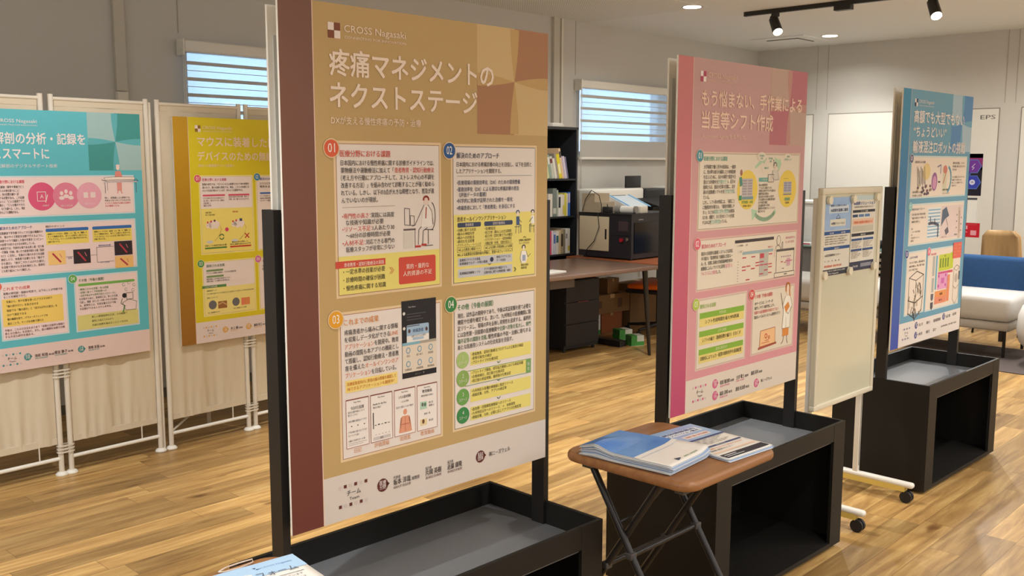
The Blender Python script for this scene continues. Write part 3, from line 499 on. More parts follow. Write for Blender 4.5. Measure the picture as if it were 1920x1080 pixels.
# ---- poster 3, blue
p = at(O3, -.014, .185)
r = poster('blue poster with a deep blue left band on the farthest stand', (p.x, p.y, .648), ANG_A, (108, 158, 182), (56, 76, 168), (34, 132, 168), (166, 190, 204), (88, 138, 186), (48, 58, 84),
    [('高額でも大型でもない', 124, 144, 608, 56), ('“ちょうどいい”', 127, 208, 384, 48), ('輸液混注ロボットの挑戦', 128, 280, 636, 54)], None, (232, 224, 220), mid=(112, 166, 190), foot=(226, 216, 208))
P3 = (230, 216, 200); NV = (66, 80, 140)
S = Section(r, (122, 298, 806, 496), '01', (96, 90, 130), '医療分野における課題', (84, 76, 96), 118, paper=P3, edge=(200, 214, 212), inner=(206, 206, 200), txy=(162, 332), badge=(122, 312), th=11)
F = S.part('body_text')
lines(F, [('薬剤の混ぜ間違い、コンタミ', 150), ('等の感染・被ばくなどのリスクが', 160), ('伴うため', 50)], 618, 336, 16, 11, None, INK); lines(F, [('抗がん剤調製に用いるロボットは', 156), ('高額かつ大型のため', 124), ('導入している病院が少なく、', 150), ('普及が進んでいない', 60)], 618, 404, 14, 9, None, INK, bold=.005)
D = S.part('illustration'); random.seed(3)
D.ell(300, 372, 46, 40, (224, 200, 140)).ell(400, 420, 34, 44, (150, 96, 150)).ell(400, 424, 24, 32, (206, 150, 180), 1).rect(500, 366, 552, 470, (210, 206, 176)).ell(526, 362, 26, 20, (206, 130, 110), 1).arc(560, 410, 44, -80, 80, 14, (120, 180, 196), 0, 10, 60)
for q in range(7): D.line([(190 + q * 14, 350 + 9 * (q % 3)), (206 + q * 14, 436 - 8 * (q % 2))], 5, (78, 70, 74), 1)
for q in range(16): u = random.uniform(150, 380); v = random.uniform(436, 480); D.ell(u, v, 12, 7, random.choice([(150, 130, 110), (120, 84, 96), (190, 170, 140), (96, 80, 90)]), 1 + q % 3)
D.line([(430, 350), (470, 340), (470, 380)], 6, (116, 110, 150), 1).line([(540, 370), (510, 430)], 6, (196, 96, 96), 2).rect(444, 418, 470, 426, INK, 2).text('薬剤調製の工程', 150, 470, 9, INK, 100, 5).text('手作業による混注', 150, 486, 9, INK, 110, 5).text('調製の補助', 505, 464, 9, INK, 70, 5).text('エラーのリスク', 505, 482, 9, INK, 84, 5)
done(F, D)
S = Section(r, (133, 520, 803, 716), '02', (120, 190, 190), '解決のためのアプローチ', NV, 140, paper=P3, edge=(200, 214, 212), inner=(206, 206, 200), txy=(158, 550), badge=(136, 534), th=10)
F = S.part('body_text'); lines(F, [('抗がん剤に限らず混注を支援', 152), ('市販品や汎用ロボットを利用し、低', 158), ('価格化を実現した。', 96)], 160, 574, 17, 10, None, INK); lines(F, ['特徴', '・コンパクトな設計で低価格', '小型', '・既存の安全キャビネットに', '　設置可能'], 160, 640, 14, 8, None, INK, bold=.005)
D = S.part('robot_photo_strip'); D.rect(345, 545, 500, 690, (222, 226, 226))
for q in range(9): D.rect(350, 552 + q * 16, 496, 558 + q * 16, (136, 172, 196), 1)
D.line([(360, 620), (400, 618), (440, 622), (476, 630), (476, 686)], 14, (92, 92, 106), 2).line([(376, 590), (380, 616)], 9, (92, 92, 106), 2).line([(430, 600), (432, 620)], 9, (92, 92, 106), 2)
D.rect(506, 540, 790, 700, (222, 202, 196)).poly([(520, 560), (570, 545), (610, 590), (560, 605), (512, 640)], (92, 104, 122), 1).line([(570, 600), (600, 640)], 5, (140, 130, 130), 2).poly([(560, 660), (600, 644), (616, 672), (580, 686)], (110, 104, 110), 2).line([(740, 560), (752, 700)], 30, (206, 184, 168), 1).line([(744, 570), (750, 680)], 5, (140, 120, 110), 2)
for q in range(6): D.ell(712 + (q % 2) * 60, 590 + q * 16, 6, 4, (120, 104, 96), 2)
D.text('ロボットアーム', 526, 696, 8, INK, 60, 4).text('専用治具', 690, 692, 8, INK, 40, 4)
done(F, D)
S = Section(r, (130, 742, 358, 1046), '03', (70, 84, 150), 'これまでの成果', NV, 96, paper=P3, edge=(200, 214, 212), inner=(206, 206, 200), txy=(156, 776), badge=(126, 752), th=11)
F = S.part('body_text'); lines(F, [('プロトタイプを製作し、複数の薬剤の混', 178), ('注動作を確認した。今後、病院での実証', 178), ('を行う予定である', 100)], 158, 800, 17, 10, None, INK)
D = S.part('robot_illustration'); k = (84, 74, 66)
D.line([(170, 868), (254, 840), (336, 862)], 4, k, 1).line([(170, 868), (250, 884), (336, 862)], 3, k, 1)
for u, v in ((170, 868), (250, 884), (336, 862)): D.line([(u, v), (u, v + 108)], 3.4, k, 1).line([(u, v + 100), (u - 4 + (250 - u) * .1, v + 176)], 4, k, 1)
D.line([(168, 974), (250, 992), (336, 966)], 5, k, 1).line([(170, 1034), (254, 1068), (330, 1030)], 4, k, 1).line([(240, 1040), (252, 1078)], 5, k, 1)
for q in range(26): u = random.uniform(178, 322); v = random.uniform(895, 1040); D.line([(u, v), (u + random.uniform(-16, 16), v + random.uniform(10, 34))], random.uniform(4, 11), random.choice([(140, 126, 110), (110, 100, 88), (176, 160, 140), (90, 82, 76)]), 0)
done(F, D)
S = Section(r, (372, 743, 800, 1050), '04', (226, 110, 130), '今後の展望', (222, 96, 120), 66, paper=P3, edge=(200, 214, 212), inner=(206, 206, 200), txy=(408, 776), badge=(384, 756), th=11)
F = S.part('block_diagram')
F.rect(517, 780, 660, 862, (196, 204, 70)).rect(662, 776, 700, 858, (190, 204, 60)).rect(512, 866, 640, 876, (206, 90, 140), 1).rect(512, 876, 640, 954, (226, 160, 196)).rect(485, 960, 628, 1024, (228, 150, 90)).rect(485, 990, 628, 1024, (226, 140, 110), 1).rect(632, 888, 668, 1022, (226, 140, 100)).rect(630, 866, 700, 878, (206, 84, 96))
for q in range(4): F.rect(528 + q * 32, 800, 544 + q * 32, 846, (120, 140, 50), 1)
F.rect(440, 782, 466, 880, (176, 176, 172)).rect(480, 782, 498, 950, (110, 170, 190)).rect(440, 890, 466, 960, (176, 176, 172)).poly([(436, 968), (468, 968), (468, 994), (452, 1004), (436, 994)], (110, 106, 112)).poly([(436, 1010), (468, 1010), (468, 1036), (452, 1048), (436, 1036)], (84, 80, 88))
for u in (524, 612):
    for v in (886, 936): F.ell(u, v, 8, 8, (190, 80, 160), 2)
F.rect(556, 898, 596, 926, (206, 110, 176), 2).text('病院薬局', 545, 982, 12, INK, 36).text('地域　在宅', 540, 1012, 10, INK, 40).text('実証', 580, 793, 9, (90, 100, 40), 20)
F.rect(688, 730, 800, 810, (226, 104, 96), 6)
for q in range(4): F.text(('2年後に実用化', 'を目指し企業と', '共同で製品化を', '進めている')[q], 698, 749 + q * 16, 11, (244, 170, 110), 92, 9)
D = S.part('robot_illustration'); k = (130, 116, 104)
D.line([(716, 862), (752, 846), (790, 858), (790, 950), (752, 968), (716, 952)], 3, k, 1, True).line([(716, 862), (752, 876), (790, 858)], 2.4, k, 1).line([(718, 952), (716, 1020), (752, 1046), (790, 1010), (790, 950)], 2.4, k, 1).ell(752, 912, 20, 24, (190, 176, 160), 1).rect(782, 880, 798, 924, (80, 84, 96), 2)
done(F, D)
team(r, (66, 76, 140), [('b', 282, 1104, '医療', '分野'), ('b', 282, 1152, '工学', '分野'), ('b', 620, 1098, '企業', '団体'), ('n', 315, 1112, '井上 学', 44), ('n', 405, 1112, '橋本 大', 44), ('n', 492, 1112, '総合病院薬剤部', 88), ('n', 652, 1108, '山口 健', 52), ('n', 736, 1106, '石川 明', 48), ('n', 315, 1158, '中村 洋', 44), ('n', 405, 1158, '松田 光', 44), ('n', 492, 1158, '森 太一', 44)])
F = Flat(base=4); F.text('長崎大学病院 薬剤部・工学部・情報データ科学部', 590, 1150, 9, INK, 200); F.build('credit_line', r)
# ---- teal poster on the folding screens
p = Vector((2.222, 4.655, 0)) - US * .841; 
PT = (236, 214, 212)
r = poster('teal poster hung on the white folding screens, at the left edge', (p.x, p.y, .548), ANG_S, (96, 186, 200), (40, 120, 140), (60, 150, 160), (160, 192, 194), (70, 150, 148), (50, 130, 130),
    [('法医解剖の分析・記録を', 60, 150, 502, 50), ('もっとスマートに', 60, 218, 330, 50)], ('法医解剖のデジタルサポート技術', 140, 260, 285, 17), (236, 228, 228), mid=(96, 176, 186), foot=(226, 202, 196))
S = Section(r, (132, 298, 796, 486), '01', (216, 80, 110), '医療分野における課題', (214, 76, 96), 120, paper=PT, edge=(206, 220, 224), inner=(206, 206, 214), txy=(152, 330))
F = S.part('body_text'); lines(F, ['法医解剖（事件や事故で亡く', 'なった人の体を調べること）', 'では、体の状態を細かく記', '録する必要がある。この記録', 'をもとに「どんな道具ででき', 'た傷か」「どんな傷ができた', 'か」などを調べる。しかし、現状', 'は次のような課題がある。'], 150, 352, 16.2, 12, 118, INK)
F.text('特に、創傷器による解剖では、', 643, 411, 9, INK, 130).text('写真などをスタンプで大きさを', 643, 424, 9, INK, 130).text('わざわざ測定が必要な記録方', 643, 437, 9, (214, 90, 110), 130).text('法が課題となる。', 643, 450, 9, (214, 90, 110), 74)
D = S.part('illustration'); D.ell(347, 393, 62, 65, (218, 92, 130), 0).ell(458, 392, 62, 62, (222, 130, 156), 1).ell(568, 393, 60, 62, (230, 166, 184), 2)
D.frame(326, 372, 364, 414, 3, PT, 3).line([(372, 386), (362, 420)], 4, PT, 4).text('A', 338, 402, 24, PT, 16, 4)
for u, v in ((437, 380), (458, 372), (480, 380)): D.ell(u, v, 8, 10, PT, 4).ell(u, v + 22, 13, 9, PT, 4)
D.rect(540, 378, 562, 404, PT, 4).rect(574, 378, 598, 404, PT, 4).text('記録が', 347, 438, 8, PT, 30, 4).text('複数の人員が必要', 430, 442, 8, PT, 56, 4).text('時間がかかる', 544, 436, 8, PT, 50, 4)
k = (92, 84, 92); D.line([(632, 320), (668, 330), (818, 326), (806, 316)], 2, k, 5).rect(640, 328, 812, 333, (214, 206, 206), 5).line([(648, 333), (648, 384)], 2.4, k, 5).line([(806, 333), (806, 384)], 2.4, k, 5).line([(660, 333), (660, 372)], 1.6, k, 5).poly([(644, 310), (700, 306), (798, 308), (800, 320), (650, 322)], (238, 224, 214), 6).line([(644, 310), (700, 306), (798, 308), (800, 320), (650, 322)], 1.4, k, 7, True)
D.ell(716, 262, 9, 12, (238, 214, 204), 6).ell(716, 252, 10, 6, PT, 7).poly([(702, 280), (728, 278), (738, 306), (698, 308)], (222, 140, 130), 6).rect(708, 334, 732, 372, (222, 150, 140), 6).line([(712, 372), (708, 386)], 4, (230, 150, 140), 6).line([(726, 372), (732, 386)], 4, (230, 150, 140), 6)
done(F, D)
S = Section(r, (132, 512, 794, 754), '02', (60, 110, 180), '解決のためのアプローチ', (74, 80, 130), 142, paper=PT, edge=(206, 220, 224), inner=(206, 206, 214), txy=(152, 538))
F = S.part('body_text'); lines(F, ['法医解剖で手作業で行ってきた傷の種類分け', 'や、傷のサイズ測定を自動で行えるように、', '深度カメラで撮影した傷の写真をコンピュー', 'タ処理で分析する方法を研究している。', '本研究では、代表的な傷である刺し傷・切り傷', '・打撲傷（切創、挫い力で皮膚が割れる傷（裂創', 'など）に注目し、写真から傷の大きさを自動', '測定したり、体格差で必要となる「傷がで', 'きた部分」「皮がこすれてはがれた部分」', 'を自動で見分ける方法を検討した。実用化', 'にも取り組みについて検討した。'], 150, 559, 17, 11.5, 191, INK)
D = S.part('method_diagram'); D.text('検討のポイント', 354, 537, 10, INK, 88)
for a, b_ in ((354, 555), (574, 772)): D.rr(a, 543, b_, 558, 5, (60, 110, 180), 1).rect(a, 558, b_, 618, (236, 214, 108), 0); lines(D, ['画像をパーツで分け（面積）した「傷」や「種類」を', 'そって情報を持ち、似ている部分と見分ける。', '「ブルスエル」といった方法で傷の色を分ける。', '自動で色つける。'][:4], a + 8, 572, 12, 8.5, b_ - a - 16, INK)
for (a, b_, c, d), cc in (((358, 647, 439, 713), (240, 200, 130)), ((476, 648, 558, 716), (52, 44, 50)), ((679, 621, 771, 690), (52, 44, 50)), ((679, 694, 773, 752), (236, 190, 120))): D.rect(a, b_, c, d, cc, 2).line([((a + c) / 2 - 18, b_ + 14), ((a + c) / 2 + 16, d - 12)], 8, (180, 60, 76), 3).line([((a + c) / 2 + 14, b_ + 16), ((a + c) / 2 + 22, b_ + 34)], 3, (214, 120, 130), 3)
D.line([(560, 680), (590, 680)], 1.6, INK, 1).line([(675, 644), (590, 644), (590, 716), (675, 716)], 1.6, INK, 1).line([(441, 680), (474, 680)], 1.6, INK, 1).text('色分類', 450, 690, 8, (60, 80, 140), 18).text('輪郭抽出処理', 600, 640, 8, (60, 80, 140), 60).text('サイズ計測', 606, 722, 8, (60, 80, 140), 44)
done(F, D)
S = Section(r, (132, 776, 437, 1044), '03', (226, 110, 90), 'これまでの成果', (214, 96, 90), 118, paper=PT, edge=(206, 220, 224), inner=(206, 206, 214), txy=(150, 812))
F = S.part('body_text'); lines(F, [('実際の刺切創・裂創の写真で、以下のことが可能であ', 265), ('ることを確認できた。', 100)], 150, 832, 15, 11, None, INK)
F.rect(142, 853, 414, 979, (238, 206, 110)); lines(F, [('写真から、色や位置を使ったクラスタ分析で', 205), ('「傷の部分だけ」を抜き出せる', 140), ('裂創では「傷の部分」と「皮がはがれた部分」を', 226), ('分けて測定できる', 84), ('傷の輪郭を取り、パラメータフィットさせ', 180), ('測ることで、サイズを自動で測れた', 160)], 160, 870, 20, 11, None, INK); lines(F, [('今後は、これらの方法をまとめて「実際の法医学の現場で', 270), ('使える仕組み」を目指す。また、傷の種類を自動で分類', 270), ('する方法も研究を進める。', 128)], 146, 1000, 15, 11, None, (110, 60, 66))
done(F)
S = Section(r, (471, 774, 792, 1046), '04', (96, 170, 80), 'その他（今後の展開）', (84, 110, 84), 124, paper=PT, edge=(206, 220, 224), inner=(206, 206, 214), txy=(494, 804), badge=(466, 787))
F = S.part('body_text'); F.rr(490, 814, 774, 826, 6, (120, 176, 84), 1); lines(F, [('・瞬時にわかる状態・色の把握', 146), ('・記録に基づく予防医療への', 136), ('・法医学者以外も使用可能な入力ツールに', 182)], 492, 846, 15, 10.5, None, (96, 130, 90)); lines(F, [('を目指すために、将来的には、多くの写真', 190), ('で試し、精度（正しさ）や使いやすさを高め、', 190), ('る。実用化には、写真を撮るだけで傷', 180), ('の記録ができるシステムを作る。', 158)], 492, 892, 16, 11, None, INK)
F.rect(479, 966, 784, 1038, (214, 206, 130), 0); lines(F, [('新しい検査技術を広め、人の経験で', 180), ('裁判にも役立てるもので、', 110), ('社会の信頼を高めることにつながる', 180)], 548, 984, 20, 10.5, None, (96, 96, 60))
D = S.part('illustration'); k = (84, 92, 84)
D.ell(718, 892, 12, 12, (40, 40, 44), 1).line([(706, 906), (698, 930), (720, 944)], 3, k, 2).rect(706, 926, 778, 932, PT, 1).line([(706, 928), (740, 912), (780, 926), (774, 966), (722, 966)], 2, k, 2, True).frame(728, 880, 762, 912, 2.4, k, 3).line([(716, 944), (708, 972)], 7, (96, 150, 90), 2)
for u, v in ((716, 836), (744, 830), (770, 842), (728, 862), (764, 868)): D.arc(u, v, 7, 20, 320, 2, (140, 150, 140), 1)
done(F, D)
team(r, (60, 146, 146), [('b', 239, 1130, '医療', '分野'), ('b', 489, 1130, '工学', '分野'), ('n', 270, 1136, '池松 和哉', 60, '教授', '長崎大学医歯薬学'), ('n', 361, 1134, '榎並 静子', 60, '助教', '長崎大学医歯薬学'), ('n', 523, 1134, '尾崎 友裕', 54, '助教', '長崎大学')])
# ---- yellow poster
p = Vector((2.397, 4.660, 0)); PY = (236, 222, 218)
r = poster('yellow poster with a dark gold left band, on the white folding screens', (p.x, p.y, .545), ANG_S, (218, 200, 40), (150, 100, 30), (196, 150, 10), (228, 214, 90), (196, 176, 30), (150, 110, 40),
    [('マウスに装着した医療', 134, 145, 540, 50), ('デバイスのための無線給電', 134, 219, 560, 46)], ('体内への医療用デバイス装着へ', 135, 256, 219, 16), (240, 214, 190), mid=(214, 196, 40), foot=(226, 210, 206))
S = Section(r, (134, 300, 464, 718), '01', (214, 84, 110), '医療分野における課題', (200, 80, 120), 144, paper=PY, edge=(238, 226, 150), inner=(206, 180, 110), txy=(155, 329))
F = S.part('body_text'); lines(F, ['医薬の研究では、マウスに小さな装置を付けて体の状態を', '調べたり、薬の効果を測定する。現在、これらの装置には'], 155, 352, 17, 11.5, 284, INK); F.text('1センチ計測が使われているが、次のような課題がある。', 155, 385, 11.5, INK, 244)
F.rr(155, 401, 288, 410, 3, (214, 84, 110), 1).rr(308, 401, 440, 410, 3, (214, 84, 110), 1); lines(F, ['マウスが体に付けるため充電のほかに', '合に重い、動きやすさの、電池の', '交換が難しい', '有線では手間'], 157, 424, 13, 9.5, 126, (120, 80, 90)); lines(F, ['電池の交換の手術が必要、電波への', '対策、遠く離れなければ不可。'], 310, 420, 13, 9.5, 126, (120, 80, 90))
D = S.part('illustration'); D.rect(141.5, 475, 456, 710, (238, 220, 120))
def mouse(D, u, v):
    b_ = (236, 220, 212); D.ell(u, v, 34, 22, b_, 1).ell(u - 32, v + 4, 17, 14, b_, 1).ell(u - 38, v - 12, 5, 6, (206, 80, 90), 2).ell(u - 18, v - 16, 6, 6, (206, 80, 90), 2).ell(u - 42, v + 4, 2, 2, INK, 3).line([(u + 32, v + 4), (u + 44, v + 26), (u + 30, v + 60), (u, v + 88)], 2.4, (200, 110, 110), 0).ell(u - 14, v + 20, 6, 5, b_, 2).ell(u + 16, v + 20, 6, 5, b_, 2).ell(u - 30, v + 92, 20, 8, (206, 206, 206), 2)
mouse(D, 216, 560); mouse(D, 369, 560)
D.ell(219, 540, 6, 6, (110, 60, 60), 4).rect(372, 534, 388, 548, (70, 74, 96), 4).ell(292, 590, 11, 11, (214, 70, 110), 2).arc(259, 628, 13, 20, 160, 5, (70, 130, 70), 3).arc(259, 628, 13, 200, 340, 5, (70, 130, 70), 3).line([(404, 617), (428, 641)], 6, (196, 50, 50), 3).line([(428, 617), (404, 641)], 6, (196, 50, 50), 3)
D.text('有線 電池', 166, 500, 9, INK, 36).text('常に行動が制限', 166, 512, 8, INK, 56).text('無線充電', 330, 500, 9, (190, 60, 60), 34).text('切除しての毎回交換が必要', 156, 676, 10, INK, 130).rect(156, 681, 288, 689, (80, 130, 60), 2).text('電池交換も切除して', 320, 664, 9, INK, 100).text('体内に装置を埋め込みは不可', 308, 676, 9, INK, 130).rect(308, 681, 440, 689, (196, 60, 50), 2)
done(F, D)
S = Section(r, (482, 300, 806, 718), '02', (50, 130, 180), '解決のためのアプローチ', (50, 80, 150), 150, paper=PY, edge=(238, 226, 150), inner=(206, 180, 110), txy=(510, 328), badge=(492, 311))
F = S.part('body_text'); lines(F, ['マウスに負担が少なく、小型で軽い装置へ', '電気を送る無線給電を研究している。'], 508, 352, 17, 11.5, 284, INK); F.rr(508, 396, 640, 405, 3, (60, 110, 180), 1); lines(F, ['ケージの床のコイルから電力', '体内の受信部に給電して、', 'センサーへ電気を送る'], 508, 420, 13, 9.5, 126, INK); done(F)
S = Section(r, (134, 754, 463, 1050), '03', (80, 150, 90), '期待される効果', (80, 110, 90), 110, paper=PY, edge=(238, 226, 150), inner=(206, 180, 110), txy=(160, 786), badge=(128, 764))
F = S.part('body_text'); F.rr(158, 800, 260, 810, 4, (120, 150, 96), 1).rr(158, 832, 262, 842, 4, (120, 150, 96), 1); F.text('マウスへの装着の軽量化、マウスの長期計測', 158, 822, 9, INK, 180).text('電池交換による手術の負担がなくなり、', 158, 854, 9, INK, 146).text('長期に渡る、より確実な計測可能なる。', 158, 866, 9, INK, 140)
D = S.part('result_photos'); D.rect(141.5, 898, 455.5, 1042, (238, 222, 140)).rect(130, 884, 276, 898, (90, 140, 80), 2).text('これまでの研究成果', 146, 895, 9, PY, 74, 4).text('送電効率アップ', 156, 916, 8, (90, 110, 60), 60).text('コイル間の位置ずれによる影響を抑える送受電コイル設計により安定な給電を実現', 156, 932, 8, (120, 120, 100), 290, 4, 0).text('受電コイルサイズ', 156, 954, 8, (90, 110, 60), 64)
D.ell(189, 990, 24, 24, (110, 108, 110), 2).ell(332, 988, 23, 23, (110, 108, 110), 2).rect(222, 975, 276, 1014, (156, 106, 60), 2).rect(366, 970, 420, 1010, (222, 140, 84), 2).rect(366, 970, 384, 1008, (232, 130, 100), 3).line([(226, 990), (250, 982), (272, 996)], 6, (206, 170, 120), 3).text('（a）送電側コイル', 160, 1034, 8, INK, 70).text('（b）受電コイル側', 316, 1026, 8, INK, 80)
done(F, D)
S = Section(r, (482, 754, 806, 1050), '04', (210, 110, 170), 'その他（今後の展開）', (180, 90, 150), 130, paper=PY, edge=(238, 226, 150), inner=(206, 180, 110), txy=(508, 784), badge=(482, 764))
F = S.part('body_text'); lines(F, ['今後は、さらに小型化した装置での実験を進め、', '長時間の計測を目指す。'], 506, 810, 17, 11, 276, INK); done(F)
team(r, (226, 170, 70), [('b', 261, 1133, '工学', '分野'), ('b', 408, 1134, '医療', '分野'), ('n', 294, 1138, '井上 順', 46, '准教授', '長崎大学工学'), ('n', 442, 1138, '藤島 利江', 52, '教授', '長崎大学')])

# ================================================================== display stands
def stand(o, label, vb):
    r = thing('display_stand', label, 'display stand', (o[0], o[1], 0), ANG_A)
    c = MB()
    t = .012; hb = .508
    c.box(0, t, t, .458, .015, hb, BOXM).box(.9 - t, .9, t, .458, .015, hb, BOXM).box(t, .9 - t, .458 - t, .458, .015, hb, BOXM)          # sides, back
    c.box(0, .09, 0, t, .015, hb, BOXM).box(.812, .9, 0, t, .015, hb, BOXM).box(.09, .812, 0, t, .442, hb, BOXM).box(.09, .812, 0, t, .015, .032, BOXM)
    c.box(t, .9 - t, t, .458 - t, .024, .032, BOXM); c.box(.04, .86, .04, .42, 0, .015, BLK)
    c.box(.811, .8125, -.0008, .0002, .032, hb, BLK).build('cabinet', r)
    MB().box(t, .9 - t, t, .458 - t, .432, .44, TRAYM).build('tray', r)
    b = MB(); b.box(.45, .46, .425, .446, .04, .43, BLK)
    for z in (.12, .30): b.cyl((.40, .445, z), (.40, .43, z), .009, BLK, 12)
    b.build('inner_rib', r)
    for u0 in (.0025, .8785):
        MB().box(u0 + .0, u0 + .020, .208, .256, .4405, 1.397, BLK).build('post', r)
    pn = MB(); pm = mat((128, 100, 92), .7); tl = mat((96, 118, 112), .7)
    zb = .668; n = 5; dz = (1.393 - zb) / n
    for i in range(n):
        z0 = zb + i * dz; pn.box(.0235, .878, .236, .244, z0, z0 + dz * .40, tl).box(.0235, .878, .236, .244, z0 + dz * .40, z0 + dz, pm)
    p_ = pn.build('partition_panel', r)
    lg = MB()
    for i in range(n + 1): lg.box(.0235, .878, .210, .236, zb + i * dz - .003, zb + i * dz + .003, WHT)
    lg.build('ledges', r)
    for u in (.07, .78):
        for z in (.82, 1.30): MB().box(u - .01, u + .01, vb, .2095, z - .02, z + .02, BLK).build('poster_bracket', r)
    return r
stand(O1, 'black display stand carrying the tan poster, nearest to the camera', .1805)
stand(O2, 'black display stand carrying the pink poster, behind the small folding table', .1895)
stand(O3, 'black display stand carrying the blue poster, beside the rolling whiteboard', .1925)
for O, u, lab in ((O1, .034, 'back side of the white poster board behind the tan poster'), (O2, .05, 'cream back of the poster board behind the pink poster'), (O3, .076, 'cream back of the poster board behind the blue poster')):
    p = at(O, u, .262)
    r = thing('rear_poster', lab, 'poster', (p.x, p.y, .66), ANG_A)
    MB().box(0, .80, 0, .007, 0, 1.185, FOAM).build('foam_board', r); MB().box(0.002, .798, .0072, .0078, .002, 1.183, mat((176, 190, 204), .5)).build('printed_face', r)
    MB().box(.012, .03, -.004, -.0004, .2, 1.12, mat((196, 196, 190), .6)).build('backing_strip', r)

# ================================================================== folding screens with curtains
CURT = noisy((214, 200, 176), (220, 208, 186), 3, .85, .15)
POSTM = mat((226, 218, 204), .4)
SO = Vector((1.755, 4.668, 0))
def curtain(x0, x1, seed):
    rnd = random.Random(seed); nx, nz = 40, 30; vs = []; ph = [rnd.uniform(0, 6.28) for _ in range(4)]
    for j in range(nz + 1):
        t = j / nz; z = 1.79 - t * (1.79 - .158)
        for i in range(nx + 1):
            s_ = i / nx; a = .0015 + .006 * t * t; edge = min(1, 6 * s_, 6 * (1 - s_))
            y = a * edge * (math.sin(9 * s_ + ph[0]) + .7 * math.sin(21 * s_ + ph[1] + t) + .35 * math.sin(45 * s_ + ph[2])) + .006 * edge * math.exp(-((t - .97) / .04) ** 2) * math.sin(60 * s_ + ph[3])
            vs.append((x0 + (x1 - x0) * s_, y, z + .004 * math.sin(14 * s_ + ph[1]) * t))
    m = MB(); n = nx + 1; m.add(vs, [(j * n + i, j * n + i + 1, (j + 1) * n + i + 1, (j + 1) * n + i) for j in range(nz) for i in range(nx)], CURT, True)
    m.add([(x, y + .003, z) for x, y, z in vs], [(j * n + i, (j + 1) * n + i, (j + 1) * n + i + 1, j * n + i + 1) for j in range(nz) for i in range(nx)], CURT, True)
    m.box(x0, x1, -.002, .006, 1.76, 1.79, CURT).box(x0, x1, -.003, .007, .155, .185, CURT); return m
def screen(label, panels, x_off, group):
    p = SO + US * x_off
    r = thing('folding_screen', label, 'room divider', (p.x, p.y, 0), ANG_S, group)
    for k, (a, b) in enumerate(panels):
        for x in (a, b):
            q = MB().cyl((x, 0, .014), (x, 0, 1.815), .0125, POSTM, 14).build('post', r)
            MB().lathe([(.029, 0), (.029, .006), (.022, .014), (.013, .018)], x, 0, mat((240, 238, 230), .4), 20).build('foot', q)
        MB().cyl((a, 0, 1.795), (b, 0, 1.795), .009, POSTM).build('top_rail', r)
        MB().cyl((a, 0, .082), (b, 0, .082), .0095, mat((240, 238, 230), .4)).build('bottom_rail', r)
        curtain(a + .0145, b - .0145, k + len(label)).build('curtain', r)
        MB().cyl((b - .1, 0, .08), (b - .1, 0, .165), .0035, POSTM, 8).build('tension_rod', r)
    if x_off > 0:
        MB().cyl((.37, .24, .0), (.37, .24, 1.72), .0115, POSTM, 12).build('rear_post', r); MB().cyl((.012, .004, .095), (.36, .232, .165), .006, POSTM, 8).build('brace', r)
    if x_off == 0:
        MB().cyl((.5395, .004, .0), (.5395, .004, 1.80), .007, POSTM, 12).build('hinge_rod', r)
    for k in range(len(panels) - 1):
        x0 = panels[k][1]; x1 = panels[k + 1][0]
        for z in (1.66, 1.30, .90, .50, .13):
            q = MB()
            for dz in (-.016, 0, .016):
                q.add([(xx, yy, z + dz + zz) for zz in (-.004, .004) for xx, yy in rrect2(x0 - .018, x1 + .018, -.019, .019, .018, 5)], [(i, (i + 1) % 24, 24 + (i + 1) % 24, 24 + i) for i in range(24)], POSTM, True)
            q.build('hinge_clip', r)
    return r
screen('white folding screen with cream curtains behind the teal poster', [(-.985, -.50), (-.455, .002), (.05, .517)], 0, None)
screen('white folding screen with cream curtains behind the yellow poster', [(0, .475), (.52, .995), (1.04, 1.5)], .578, None)
# ================================================================== window blinds
SHEER = bpy.data.materials.new('sheer_blind'); SHEER.use_nodes = True
_N = SHEER.node_tree.nodes; _K = SHEER.node_tree.links; _out = _N['Material Output']
_t = _N.new('ShaderNodeBsdfTransparent'); _t.inputs[0].default_value = (.93, .95, .96, 1); _tl = _N.new('ShaderNodeBsdfTranslucent'); _tl.inputs[0].default_value = (.8, .8, .78, 1)
_df = _N.new('ShaderNodeBsdfDiffuse'); _df.inputs[0].default_value = (.7, .7, .68, 1); _m1 = _N.new('ShaderNodeMixShader'); _m1.inputs[0].default_value = .5; _m2 = _N.new('ShaderNodeMixShader'); _m2.inputs[0].default_value = .45
_K.new(_tl.outputs[0], _m1.inputs[1]); _K.new(_df.outputs[0], _m1.inputs[2]); _K.new(_t.outputs[0], _m2.inputs[1]); _K.new(_m1.outputs[0], _m2.inputs[2]); _K.new(_m2.outputs[0], _out.inputs[0])
OPAQ = bpy.data.materials.new('opaque_blind'); OPAQ.use_nodes = True; _N = OPAQ.node_tree.nodes; _K = OPAQ.node_tree.links
_b = _N['Principled BSDF']; _b.inputs['Base Color'].default_value = (*L3((206, 202, 192)), 1); _b.inputs['Roughness'].default_value = .9
_tl = _N.new('ShaderNodeBsdfTranslucent'); _tl.inputs[0].default_value = (*L3((196, 200, 200)), 1); _mx = _N.new('ShaderNodeMixShader'); _mx.inputs[0].default_value = .22
_K.new(_b.outputs[0], _mx.inputs[1]); _K.new(_tl.outputs[0], _mx.inputs[2]); _K.new(_mx.outputs[0], _N['Material Output'].inputs[0])
